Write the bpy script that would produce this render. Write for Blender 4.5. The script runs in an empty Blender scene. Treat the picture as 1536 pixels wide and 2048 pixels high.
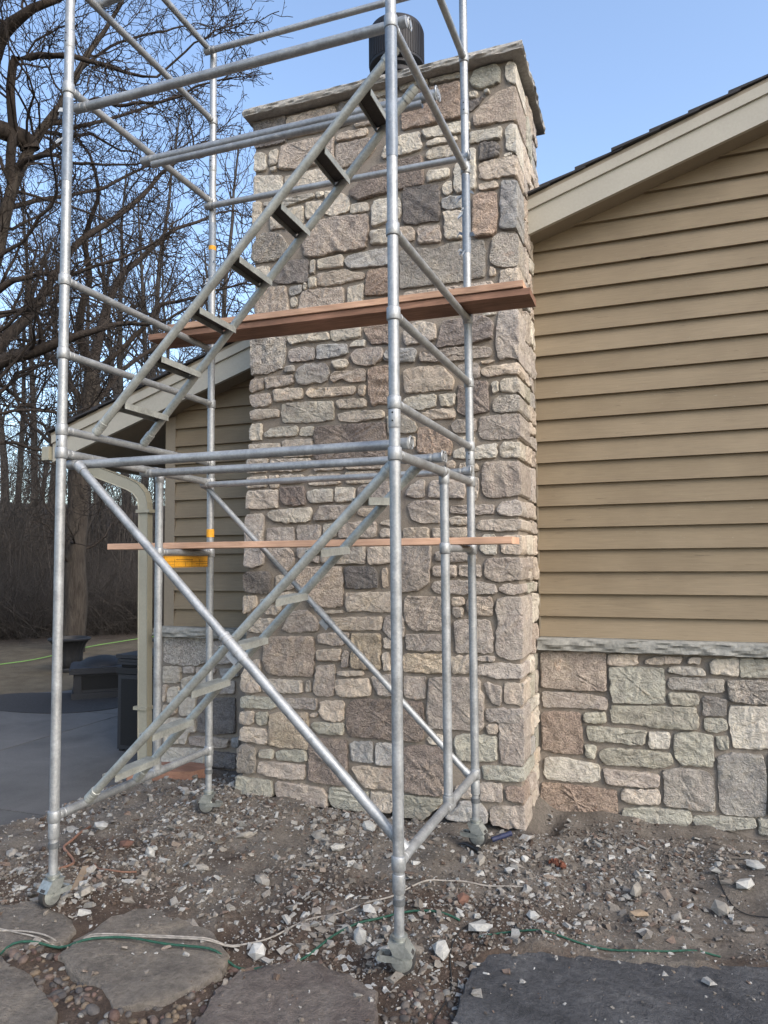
import bpy, math, random
import numpy as np
from mathutils import Vector, Matrix
S = bpy.context.scene
COL = S.collection
R = math.radians

# ------------------------------------------------------------------ camera
F_PX, PITCH, YAW, ROLL, CAM_Z = 1475.277, 0.0641207, 0.3564899, -0.0083677, 1.74
cd = bpy.data.cameras.new('camera')
cam = bpy.data.objects.new('camera', cd); COL.objects.link(cam)
cp, sp, cy, sy = math.cos(PITCH), math.sin(PITCH), math.cos(YAW), math.sin(YAW)
_fw = Vector((-sy*cp, cy*cp, sp)); _rt = Vector((cy, sy, 0)); _up = _rt.cross(_fw)
_c, _s = math.cos(ROLL), math.sin(ROLL)
_r2 = _rt*_c + _up*_s; _u2 = _up*_c - _rt*_s
cam.matrix_world = Matrix(((_r2.x, _u2.x, -_fw.x, 0), (_r2.y, _u2.y, -_fw.y, 0), (_r2.z, _u2.z, -_fw.z, CAM_Z), (0, 0, 0, 1)))
cd.sensor_fit = 'VERTICAL'; cd.sensor_height = 24; cd.sensor_width = 18; cd.lens = 24*F_PX/2048
cd.clip_start = 0.05; cd.clip_end = 2000
S.camera = cam

# ------------------------------------------------------------------ sky and sun
SUN_EL, SUN_AZ = 36.0, 120.0            # sun stands behind the camera, to its right (azimuth from +Y towards +X)
W = bpy.data.worlds.new('World'); S.world = W; W.use_nodes = True
nt = W.node_tree; nt.nodes.clear()
sky = nt.nodes.new('ShaderNodeTexSky'); sky.sky_type = 'NISHITA'; sky.sun_disc = False
sky.sun_elevation = R(SUN_EL); sky.sun_rotation = R(SUN_AZ); sky.air_density = 1.0; sky.dust_density = 2.4; sky.ozone_density = 1.3
bg = nt.nodes.new('ShaderNodeBackground'); bg.inputs['Strength'].default_value = 0.15
wo = nt.nodes.new('ShaderNodeOutputWorld')
nt.links.new(sky.outputs[0], bg.inputs[0]); nt.links.new(bg.outputs[0], wo.inputs[0])
sl = bpy.data.lights.new('sun', 'SUN'); sl.energy = 0.75; sl.angle = R(32); sl.color = (1.0, 0.94, 0.87)
sun = bpy.data.objects.new('sun', sl); COL.objects.link(sun)
_az, _el = R(SUN_AZ), R(SUN_EL)
_to = Vector((math.sin(_az)*math.cos(_el), math.cos(_az)*math.cos(_el), math.sin(_el)))
sun.rotation_euler = _to.to_track_quat('Z', 'Y').to_euler(); sun.location = (3, -4, 9)
S.view_settings.view_transform = 'Standard'; S.view_settings.look = 'None'
S.view_settings.exposure = 1.32; S.view_settings.gamma = 1.0; S.view_settings.use_curve_mapping = False

# ------------------------------------------------------------------ helpers
def tag(o, label=None, cat=None, group=None, kind=None):
    if label: o['label'] = label
    if cat: o['category'] = cat
    if group: o['group'] = group
    if kind: o['kind'] = kind
    return o
def thing(name, loc, label, cat, group=None):
    o = bpy.data.objects.new(name, None); COL.objects.link(o); o.location = loc; o.empty_display_size = .1
    return tag(o, label, cat, group)
WLOC = {}
def wloc(o):
    v = Vector((0, 0, 0))
    while o is not None: v = v + Vector(o.location); o = o.parent
    return v
def mesh_obj(name, verts, faces, mat, parent=None, origin=None, smooth=False, sharp=None):
    """verts in world coordinates; the object's origin is put at origin (default: the parent's)."""
    pl = wloc(parent) if parent else Vector((0, 0, 0))
    og = Vector(origin) if origin is not None else pl
    v = np.asarray(verts, dtype=float) - np.array(og)
    me = bpy.data.meshes.new(name)
    me.from_pydata(v.tolist() if len(v) < 200 else v, [], faces)
    if smooth:
        me.polygons.foreach_set('use_smooth', [True]*len(me.polygons))
        if sharp: me.set_sharp_from_angle(angle=R(sharp))
    if mat: me.materials.append(mat)
    o = bpy.data.objects.new(name, me); COL.objects.link(o)
    o.location = og - pl; o.parent = parent
    return o

class MB:
    def __init__(s): s.v = []; s.f = []
    def add(s, vs, fs):
        n = len(s.v); s.v += [tuple(q) for q in vs]; s.f += [tuple(i+n for i in f) for f in fs]; return s
    def box(s, lo, hi):
        x0, y0, z0 = lo; x1, y1, z1 = hi
        return s.add([(x0,y0,z0),(x1,y0,z0),(x1,y1,z0),(x0,y1,z0),(x0,y0,z1),(x1,y0,z1),(x1,y1,z1),(x0,y1,z1)],
                     [(0,3,2,1),(4,5,6,7),(0,1,5,4),(1,2,6,5),(2,3,7,6),(3,0,4,7)])
    def obox(s, c, ax, ay, az, hx, hy, hz):
        c = Vector(c); ax = Vector(ax).normalized()*hx; ay = Vector(ay).normalized()*hy; az = Vector(az).normalized()*hz
        vs = [c+ax*i+ay*j+az*k for k in (-1, 1) for i, j in ((-1,-1),(1,-1),(1,1),(-1,1))]
        return s.add(vs, [(0,3,2,1),(4,5,6,7),(0,1,5,4),(1,2,6,5),(2,3,7,6),(3,0,4,7)])
    def tube(s, pts, r, n=14, cap=True):
        pts = [Vector(q) for q in pts]; rs = r if isinstance(r, (list, tuple)) else [r]*len(pts)
        d = (pts[1]-pts[0]).normalized()
        a = d.orthogonal().normalized(); base = len(s.v)
        for i, q in enumerate(pts):
            if 0 < i < len(pts)-1: dd = (pts[i+1]-pts[i-1])
            elif i == 0: dd = pts[1]-pts[0]
            else: dd = pts[-1]-pts[-2]
            if dd.length > 1e-9: d = dd.normalized()
            a = (a-d*a.dot(d)).normalized(); b = d.cross(a)
            for k in range(n):
                t = 2*math.pi*k/n; s.v.append(tuple(q+(a*math.cos(t)+b*math.sin(t))*rs[i]))
        m = len(pts)
        for i in range(m-1):
            for k in range(n):
                k2 = (k+1) % n
                s.f.append((base+i*n+k, base+i*n+k2, base+(i+1)*n+k2, base+(i+1)*n+k))
        if cap:
            s.f.append(tuple(base+k for k in reversed(range(n)))); s.f.append(tuple(base+(m-1)*n+k for k in range(n)))
        return s
    def ring(s, c, d, r, R2, h, n=18):       # a flat collar: sleeve of outer radius R2 round an axis
        c = Vector(c); d = Vector(d).normalized()
        b = h*.5
        return s.tube([c-d*b, c-d*(b*.86), c-d*(b*.84), c+d*(b*.84), c+d*(b*.86), c+d*b], [r, R2*.985, R2, R2, R2*.985, r], n)
    def lathe(s, c, prof, n=28, cap=True, flute=0, fdepth=0):
        c = Vector(c); base = len(s.v)
        for r, z in prof:
            for k in range(n):
                t = 2*math.pi*k/n; rr = r*(1+fdepth*math.cos(flute*t)) if flute else r
                s.v.append((c.x+rr*math.cos(t), c.y+rr*math.sin(t), c.z+z))
        m = len(prof)
        for i in range(m-1):
            for k in range(n):
                k2 = (k+1) % n; s.f.append((base+i*n+k, base+i*n+k2, base+(i+1)*n+k2, base+(i+1)*n+k))
        if cap:
            s.f.append(tuple(base+k for k in reversed(range(n)))); s.f.append(tuple(base+(m-1)*n+k for k in range(n)))
        return s
    def build(s, name, mat, parent=None, smooth=False, sharp=40, origin=None):
        return mesh_obj(name, s.v, s.f, mat, parent, origin, smooth, sharp)

# ------------------------------------------------------------------ materials
def mat_new(name):
    m = bpy.data.materials.new(name); m.use_nodes = True
    n = m.node_tree.nodes; l = m.node_tree.links
    return m, n, l, n['Principled BSDF']
def ramp(n, l, src, stops, interp='LINEAR'):
    r = n.new('ShaderNodeValToRGB'); r.color_ramp.interpolation = interp
    e = r.color_ramp.elements
    while len(e) < len(stops): e.new(.5)
    for i, (p, c) in enumerate(stops):
        e[i].position = p; e[i].color = (c[0], c[1], c[2], 1) if isinstance(c, (tuple, list)) else (c, c, c, 1)
    l.new(src, r.inputs[0]); return r
def noise(n, l, vec, scale, detail=4, rough=.55, dist=0.0):
    t = n.new('ShaderNodeTexNoise'); t.inputs['Scale'].default_value = scale; t.inputs['Detail'].default_value = detail
    t.inputs['Roughness'].default_value = rough; t.inputs['Distortion'].default_value = dist
    if vec is not None: l.new(vec, t.inputs['Vector'])
    return t
def mix(n, l, fac, a, b, mode='MIX'):
    m = n.new('ShaderNodeMix'); m.data_type = 'RGBA'; m.blend_type = mode; m.clamp_factor = True
    for k, v in ((0, fac), (6, a), (7, b)):
        if isinstance(v, (int, float)): m.inputs[k].default_value = v
        elif isinstance(v, (tuple, list)): m.inputs[k].default_value = (v[0], v[1], v[2], 1)
        else: l.new(v, m.inputs[k])
    return m.outputs[2]
def math_n(n, l, op, a, b=0.0):
    m = n.new('ShaderNodeMath'); m.operation = op
    for k, v in ((0, a), (1, b)):
        if isinstance(v, (int, float)): m.inputs[k].default_value = v
        else: l.new(v, m.inputs[k])
    return m.outputs[0]
def bump(n, l, bsdf, h, strength, dist):
    b = n.new('ShaderNodeBump'); b.inputs['Distance'].default_value = dist
    if isinstance(strength, (int, float)): b.inputs['Strength'].default_value = strength
    else: l.new(strength, b.inputs['Strength'])
    l.new(h, b.inputs['Height']); l.new(b.outputs[0], bsdf.inputs['Normal']); return b
def coords(n, l, stretch=None, rnd=True):
    tc = n.new('ShaderNodeTexCoord'); v = tc.outputs['Object']
    if rnd:
        oi = n.new('ShaderNodeObjectInfo'); m = n.new('ShaderNodeMath'); m.operation = 'MULTIPLY'; m.inputs[1].default_value = 37.0
        l.new(oi.outputs['Random'], m.inputs[0]); a = n.new('ShaderNodeVectorMath'); a.operation = 'ADD'
        l.new(v, a.inputs[0]); l.new(m.outputs[0], a.inputs[1]); v = a.outputs[0]
    if stretch:
        mp = n.new('ShaderNodeMapping'); mp.inputs['Scale'].default_value = stretch; l.new(v, mp.inputs[0]); v = mp.outputs[0]
    return v

def mat_stone():
    m, n, l, b = mat_new('wall_stone')
    v = coords(n, l); oi = n.new('ShaderNodeObjectInfo')
    big = noise(n, l, v, 7, 3, .6, .6); med = noise(n, l, v, 26, 5, .65); fine = noise(n, l, v, 95, 3, .7); vor = n.new('ShaderNodeTexVoronoi')
    vor.inputs['Scale'].default_value = 70; l.new(v, vor.inputs['Vector'])
    c = oi.outputs['Color']
    c = mix(n, l, 1.0, c, ramp(n, l, big.outputs[0], [(.3, (.86, .84, .85)), (.55, (1.0, 1, 1)), (.75, (1.14, 1.11, 1.05))]).outputs[0], 'MULTIPLY')
    c = mix(n, l, 1.0, c, ramp(n, l, med.outputs[0], [(.28, .72), (.5, 1.0), (.72, 1.22)]).outputs[0], 'MULTIPLY')
    # rust and lichen stains
    st = noise(n, l, v, 11, 4, .7, 1.0)
    c = mix(n, l, ramp(n, l, st.outputs[0], [(.62, 0.0), (.78, .45)]).outputs[0], c, mix(n, l, 1.0, c, (1.15, .82, .62), 'MULTIPLY'))
    # granite grains: amount is carried in the object's alpha
    spk = ramp(n, l, fine.outputs[0], [(.36, .48), (.47, .95), (.55, 1.05), (.66, 1.42)]).outputs[0]
    c = mix(n, l, oi.outputs['Alpha'], c, mix(n, l, 1.0, c, spk, 'MULTIPLY'))
    l.new(c, b.inputs['Base Color']); b.inputs['Roughness'].default_value = .93; b.inputs['Specular IOR Level'].default_value = .22
    rid = noise(n, l, v, 17, 6, .62, 1.2)
    h = math_n(n, l, 'ADD', math_n(n, l, 'MULTIPLY', rid.outputs[0], 1.0), math_n(n, l, 'MULTIPLY', med.outputs[0], .5))
    h = math_n(n, l, 'ADD', h, math_n(n, l, 'MULTIPLY', fine.outputs[0], math_n(n, l, 'ADD', math_n(n, l, 'MULTIPLY', oi.outputs['Alpha'], .55), .14)))
    bump(n, l, b, h, 1.0, .030)
    return m
def mat_mortar():
    m, n, l, b = mat_new('mortar'); v = coords(n, l, rnd=False)
    a = noise(n, l, v, 9, 5, .6); f = noise(n, l, v, 160, 2)
    c = ramp(n, l, a.outputs[0], [(.3, (.195, .168, .138)), (.7, (.270, .238, .198))]).outputs[0]
    c = mix(n, l, 1.0, c, ramp(n, l, f.outputs[0], [(.3, .85), (.7, 1.12)]).outputs[0], 'MULTIPLY')
    l.new(c, b.inputs['Base Color']); b.inputs['Roughness'].default_value = .95; b.inputs['Specular IOR Level'].default_value = .15
    bump(n, l, b, math_n(n, l, 'ADD', f.outputs[0], math_n(n, l, 'MULTIPLY', a.outputs[0], 2.0)), .6, .006); return m
def mat_limestone(name, c0, c1):
    m, n, l, b = mat_new(name); v = coords(n, l)
    a = noise(n, l, v, 5, 5, .65, .5); f = noise(n, l, v, 40, 5, .7)
    c = ramp(n, l, a.outputs[0], [(.3, c0), (.7, c1)]).outputs[0]
    c = mix(n, l, 1.0, c, ramp(n, l, f.outputs[0], [(.3, .75), (.7, 1.18)]).outputs[0], 'MULTIPLY')
    l.new(c, b.inputs['Base Color']); b.inputs['Roughness'].default_value = .9; b.inputs['Specular IOR Level'].default_value = .25
    bump(n, l, b, math_n(n, l, 'ADD', a.outputs[0], math_n(n, l, 'MULTIPLY', f.outputs[0], .5)), .8, .012); return m
def mat_siding():
    m, n, l, b = mat_new('siding_paint'); v = coords(n, l, (1.2, 1, 26)); v2 = coords(n, l); oi = n.new('ShaderNodeObjectInfo')
    g = noise(n, l, v, 5, 6, .65, .4); a = noise(n, l, v2, 2.2, 3, .5); fl = noise(n, l, coords(n, l, (9, 1, 70)), 3, 4, .7)
    c = ramp(n, l, a.outputs[0], [(.3, (.176, .138, .088)), (.7, (.218, .174, .113))]).outputs[0]
    c = mix(n, l, 1.0, c, ramp(n, l, g.outputs[0], [(.25, .86), (.5, 1.0), (.75, 1.10)]).outputs[0], 'MULTIPLY')
    c = mix(n, l, 1.0, c, ramp(n, l, oi.outputs['Random'], [(0, (.93, .92, .90)), (1, (1.06, 1.06, 1.07))]).outputs[0], 'MULTIPLY')
    c = mix(n, l, ramp(n, l, fl.outputs[0], [(.665, 0.0), (.72, .6)]).outputs[0], c, (.36, .33, .27))       # flaked paint
    cr = noise(n, l, coords(n, l, (1.6, 1, 60)), 3.2, 3, .6, .5)
    crk = ramp(n, l, cr.outputs[0], [(.275, 1.0), (.305, 0.0)]).outputs[0]
    c = mix(n, l, crk, c, (.06, .045, .03))
    l.new(c, b.inputs['Base Color']); b.inputs['Roughness'].default_value = .68; b.inputs['Specular IOR Level'].default_value = .3
    bump(n, l, b, math_n(n, l, 'SUBTRACT', g.outputs[0], crk), .35, .004); return m
def mat_paint(name, c0, rough=.6, var=.12):
    m, n, l, b = mat_new(name); v = coords(n, l); a = noise(n, l, v, 3, 5, .6); f = noise(n, l, v, 60, 3)
    c = mix(n, l, 1.0, c0, ramp(n, l, a.outputs[0], [(.3, 1-var), (.7, 1+var)]).outputs[0], 'MULTIPLY')
    c = mix(n, l, 1.0, c, ramp(n, l, f.outputs[0], [(.3, .95), (.7, 1.04)]).outputs[0], 'MULTIPLY')
    l.new(c, b.inputs['Base Color']); b.inputs['Roughness'].default_value = rough; b.inputs['Specular IOR Level'].default_value = .35
    bump(n, l, b, f.outputs[0], .12, .004); return m
def mat_galv(name, c0=(.345, .36, .365), metal=.55, rough=.48, dirt=.5):
    m, n, l, b = mat_new(name); v = coords(n, l)
    a = noise(n, l, v, 9, 5, .65, .4); f = noise(n, l, v, 70, 4, .7); s = noise(n, l, coords(n, l), 23, 5, .75, .8)
    c = mix(n, l, 1.0, c0, ramp(n, l, a.outputs[0], [(.3, .72), (.7, 1.15)]).outputs[0], 'MULTIPLY')
    c = mix(n, l, 1.0, c, ramp(n, l, f.outputs[0], [(.3, .80), (.7, 1.14)]).outputs[0], 'MULTIPLY')
    dm = ramp(n, l, s.outputs[0], [(.60, 0.0), (.72, dirt)]).outputs[0]
    c = mix(n, l, dm, c, (.50, .49, .46))
    l.new(c, b.inputs['Base Color'])
    l.new(math_n(n, l, 'SUBTRACT', metal, math_n(n, l, 'MULTIPLY', dm, .9)), b.inputs['Metallic'])
    l.new(ramp(n, l, a.outputs[0], [(.3, rough-.08), (.7, rough+.14)]).outputs[0], b.inputs['Roughness'])
    bump(n, l, b, math_n(n, l, 'ADD', f.outputs[0], a.outputs[0]), .16, .004); return m
def mat_wood(name, c0, c1):
    m, n, l, b = mat_new(name); v = coords(n, l, (.7, 9, 12)); v2 = coords(n, l)
    g = noise(n, l, v, 4.0, 7, .72, 1.6); k = noise(n, l, v2, 3, 3, .5)
    c = ramp(n, l, g.outputs[0], [(.25, c0), (.5, tuple((i+j)/2 for i, j in zip(c0, c1))), (.75, c1)]).outputs[0]
    c = mix(n, l, 1.0, c, ramp(n, l, k.outputs[0], [(.3, .66), (.7, 1.16)]).outputs[0], 'MULTIPLY')
    l.new(c, b.inputs['Base Color']); b.inputs['Roughness'].default_value = .8; b.inputs['Specular IOR Level'].default_value = .2
    bump(n, l, b, g.outputs[0], .35, .004); return m
def mat_simple(name, c, rough=.7, metal=0.0, spec=.4, bscale=80, bst=.2, var=.2):
    m, n, l, b = mat_new(name); v = coords(n, l); f = noise(n, l, v, bscale, 4, .6)
    cc = mix(n, l, 1.0, c, ramp(n, l, f.outputs[0], [(.3, 1-var), (.7, 1+var)]).outputs[0], 'MULTIPLY')
    l.new(cc, b.inputs['Base Color']); b.inputs['Roughness'].default_value = rough; b.inputs['Metallic'].default_value = metal
    b.inputs['Specular IOR Level'].default_value = spec; bump(n, l, b, f.outputs[0], bst, .004); return m
def mat_attr(name, rough=.9, bscale=120):
    m, n, l, b = mat_new(name); a = n.new('ShaderNodeAttribute'); a.attribute_name = 'tint'
    v = coords(n, l, rnd=False); f = noise(n, l, v, bscale, 4, .65)
    c = mix(n, l, 1.0, a.outputs['Color'], ramp(n, l, f.outputs[0], [(.3, .78), (.7, 1.18)]).outputs[0], 'MULTIPLY')
    l.new(c, b.inputs['Base Color']); b.inputs['Roughness'].default_value = rough; b.inputs['Specular IOR Level'].default_value = .25
    bump(n, l, b, f.outputs[0], .5, .004); return m
def mat_ground():
    m, n, l, b = mat_new('dirt'); g = n.new('ShaderNodeNewGeometry'); v = g.outputs['Position']
    sx = n.new('ShaderNodeSeparateXYZ'); l.new(v, sx.inputs[0])
    a = noise(n, l, v, 1.7, 6, .6, .5); bb = noise(n, l, v, 5.5, 6, .65, .3); f = noise(n, l, v, 60, 5, .7); gr = noise(n, l, v, 190, 3, .7)
    dust = ramp(n, l, bb.outputs[0], [(.3, (.112, .098, .083)), (.7, (.185, .167, .145))]).outputs[0]
    soil = ramp(n, l, bb.outputs[0], [(.3, (.050, .037, .029)), (.7, (.102, .078, .062))]).outputs[0]
    # reddish garden soil between the flagstones and in patches, pale stone dust near the chimney
    yy = n.new('ShaderNodeMapRange'); yy.inputs[1].default_value = 2.75; yy.inputs[2].default_value = 4.1; yy.inputs[3].default_value = .27; yy.inputs[4].default_value = -.13
    l.new(sx.outputs[1], yy.inputs[0])
    s = math_n(n, l, 'ADD', a.outputs[0], yy.outputs[0])
    k = ramp(n, l, s, [(.50, 0.0), (.64, 1.0)]).outputs[0]
    c = mix(n, l, k, dust, soil)
    c = mix(n, l, 1.0, c, ramp(n, l, f.outputs[0], [(.25, .62), (.5, 1.0), (.75, 1.35)]).outputs[0], 'MULTIPLY')
    c = mix(n, l, 1.0, c, ramp(n, l, gr.outputs[0], [(.3, .8), (.7, 1.2)]).outputs[0], 'MULTIPLY')
    # dry lawn, then leaf litter under the trees, away from the house
    u = math_n(n, l, 'ADD', math_n(n, l, 'MULTIPLY', sx.outputs[0], -.66), math_n(n, l, 'MULTIPLY', sx.outputs[1], .75))
    lw = ramp(n, l, noise(n, l, v, 3, 6, .7).outputs[0], [(.3, (.085, .070, .050)), (.7, (.150, .128, .092))]).outputs[0]
    lw = mix(n, l, 1.0, lw, ramp(n, l, gr.outputs[0], [(.3, .7), (.7, 1.3)]).outputs[0], 'MULTIPLY')
    lt = ramp(n, l, noise(n, l, v, 2, 6, .75).outputs[0], [(.3, (.042, .034, .028)), (.7, (.082, .068, .055))]).outputs[0]
    um = n.new('ShaderNodeMapRange'); um.inputs[1].default_value = 10.7; um.inputs[2].default_value = 11.1; l.new(u, um.inputs[0])
    c = mix(n, l, um.outputs[0], c, lw)
    ue = math_n(n, l, 'ADD', u, math_n(n, l, 'MULTIPLY', bb.outputs[0], 3.0))
    u2 = n.new('ShaderNodeMapRange'); u2.inputs[1].default_value = 17.2; u2.inputs[2].default_value = 18.6; l.new(ue, u2.inputs[0])
    c = mix(n, l, u2.outputs[0], c, lt)
    l.new(c, b.inputs['Base Color']); b.inputs['Roughness'].default_value = .97; b.inputs['Specular IOR Level'].default_value = .12
    h = math_n(n, l, 'ADD', math_n(n, l, 'MULTIPLY', f.outputs[0], 1.0), math_n(n, l, 'MULTIPLY', gr.outputs[0], .5))
    bump(n, l, b, h, .9, .016); return m
def mat_flag(name, c0, c1, c2):
    m, n, l, b = mat_new(name); v = coords(n, l)
    a = noise(n, l, v, 4, 6, .65, .8); f = noise(n, l, v, 32, 6, .75); g = noise(n, l, v, 120, 3, .7)
    c = ramp(n, l, a.outputs[0], [(.28, c0), (.5, c1), (.72, c2)]).outputs[0]
    c = mix(n, l, 1.0, c, ramp(n, l, f.outputs[0], [(.28, .60), (.5, 1.0), (.72, 1.35)]).outputs[0], 'MULTIPLY')
    l.new(c, b.inputs['Base Color']); b.inputs['Roughness'].default_value = .92; b.inputs['Specular IOR Level'].default_value = .2
    bump(n, l, b, math_n(n, l, 'ADD', f.outputs[0], math_n(n, l, 'MULTIPLY', g.outputs[0], .5)), 1.0, .028); return m
def mat_concrete():
    m, n, l, b = mat_new('concrete'); v = coords(n, l); a = noise(n, l, v, 1.6, 6, .65, .6); f = noise(n, l, v, 90, 3, .6); st = noise(n, l, v, 4.5, 5, .7, 1)
    c = ramp(n, l, a.outputs[0], [(.3, (.062, .061, .059)), (.7, (.112, .109, .105))]).outputs[0]
    c = mix(n, l, 1.0, c, ramp(n, l, f.outputs[0], [(.3, .86), (.7, 1.1)]).outputs[0], 'MULTIPLY')
    c = mix(n, l, ramp(n, l, st.outputs[0], [(.62, 0.0), (.78, .5)]).outputs[0], c, (.165, .16, .155))
    l.new(c, b.inputs['Base Color']); b.inputs['Roughness'].default_value = .85; bump(n, l, b, f.outputs[0], .3, .003); return m
def mat_bark(name, c0, c1):
    m, n, l, b = mat_new(name); g = n.new('ShaderNodeNewGeometry'); mp = n.new('ShaderNodeMapping'); mp.inputs['Scale'].default_value = (6, 6, 1.2); l.new(g.outputs['Position'], mp.inputs[0])
    a = noise(n, l, mp.outputs[0], 3, 5, .7, .5)
    l.new(ramp(n, l, a.outputs[0], [(.3, c0), (.7, c1)]).outputs[0], b.inputs['Base Color']); b.inputs['Roughness'].default_value = .95; b.inputs['Specular IOR Level'].default_value = .1
    bump(n, l, b, a.outputs[0], 1.0, .03); return m

M = dict(
    stone=mat_stone(), mortar=mat_mortar(), cap=mat_limestone('cap_stone', (.28, .27, .245), (.40, .385, .35)),
    sill=mat_limestone('sill_stone', (.19, .19, .17), (.30, .295, .265)), siding=mat_siding(),
    cream=mat_paint('cream_trim', (.345, .325, .268), .55, .06), brown=mat_paint('soffit_paint', (.22, .185, .135), .65, .08),
    down=mat_paint('downspout_paint', (.30, .285, .22), .5, .08),
    shingle=mat_simple('asphalt_shingle', (.035, .035, .038), .95, bscale=150, bst=.6), galv=mat_galv('galvanised_steel'),
    alu=mat_galv('stair_aluminium', (.40, .415, .385), .45, .48, .3), tape=mat_galv('wrapped_tape', (.20, .235, .275), .15, .45, .5),
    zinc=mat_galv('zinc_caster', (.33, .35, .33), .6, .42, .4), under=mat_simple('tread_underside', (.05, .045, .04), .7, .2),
    rubber=mat_simple('rubber', (.035, .034, .033), .8), clamp=mat_simple('dull_clamp', (.14, .15, .155), .5, .5),
    plank=mat_wood('plank_wood', (.30, .175, .115), (.62, .41, .285)), plank2=mat_wood('plank_wood_dark', (.13, .075, .052), (.36, .205, .140)),
    plank3=mat_wood('plank_wood_pale', (.46, .275, .180), (.70, .46, .325)), block=mat_wood('block_wood', (.16, .085, .060), (.30, .175, .125)),
    yellow=mat_simple('yellow_label', (.62, .30, .02), .6, var=.15), ink=mat_simple('label_ink', (.02, .018, .015), .7),
    black=mat_simple('black_iron', (.018, .018, .019), .55, .2), blackp=mat_simple('black_resin', (.022, .023, .026), .6), blackd=mat_simple('black_recess', (.006, .006, .006), .7),
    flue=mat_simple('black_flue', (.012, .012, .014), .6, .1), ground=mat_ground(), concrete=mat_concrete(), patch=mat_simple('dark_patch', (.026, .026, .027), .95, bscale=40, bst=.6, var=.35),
    flag=mat_flag('flagstone', (.115, .103, .090), (.182, .162, .138), (.260, .226, .180)), flagred=mat_flag('flagstone_red', (.102, .083, .076), (.156, .134, .119), (.220, .193, .166)),
    flagblue=mat_flag('flagstone_blue', (.052, .054, .058), (.084, .086, .091), (.145, .146, .148)),
    chip=mat_attr('stone_chip'), pebble=mat_attr('river_pebble', .7, 60), bark=mat_bark('bark', (.030, .025, .021), (.080, .068, .056)),
    twig=mat_bark('twig', (.030, .025, .022), (.062, .051, .043)), bark2=mat_bark('far_bark', (.036, .033, .031), (.078, .071, .065)), brush=mat_bark('brush_twigs', (.044, .039, .035), (.092, .082, .073)), woodchip=mat_wood('chip_wood', (.22, .165, .110), (.34, .26, .18)),
    blue=mat_simple('blue_grip', (.014, .020, .055), .6, var=.4), steel=mat_simple('dark_steel', (.05, .05, .052), .4, .8),
    cordw=mat_simple('white_cord', (.25, .232, .205), .85, bscale=30, var=.4), cordg=mat_simple('green_cord', (.013, .062, .040), .75, var=.4), cordk=mat_simple('black_wire', (.02, .02, .02), .7), hose=mat_simple('green_hose', (.15, .30, .07), .6),
    clod=mat_simple('rust_clod', (.115, .042, .025), .95, bscale=90, bst=1.0, var=.5), brick=mat_simple('brick_red', (.125, .068, .050), .95, bscale=50, bst=.6),
    chunk=mat_limestone('limestone_chunk', (.27, .27, .255), (.40, .40, .38)), chunk2=mat_limestone('weathered_chunk', (.18, .17, .148), (.28, .262, .232)), foot=mat_simple('concrete_footing', (.10, .095, .088), .95),
)
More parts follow.
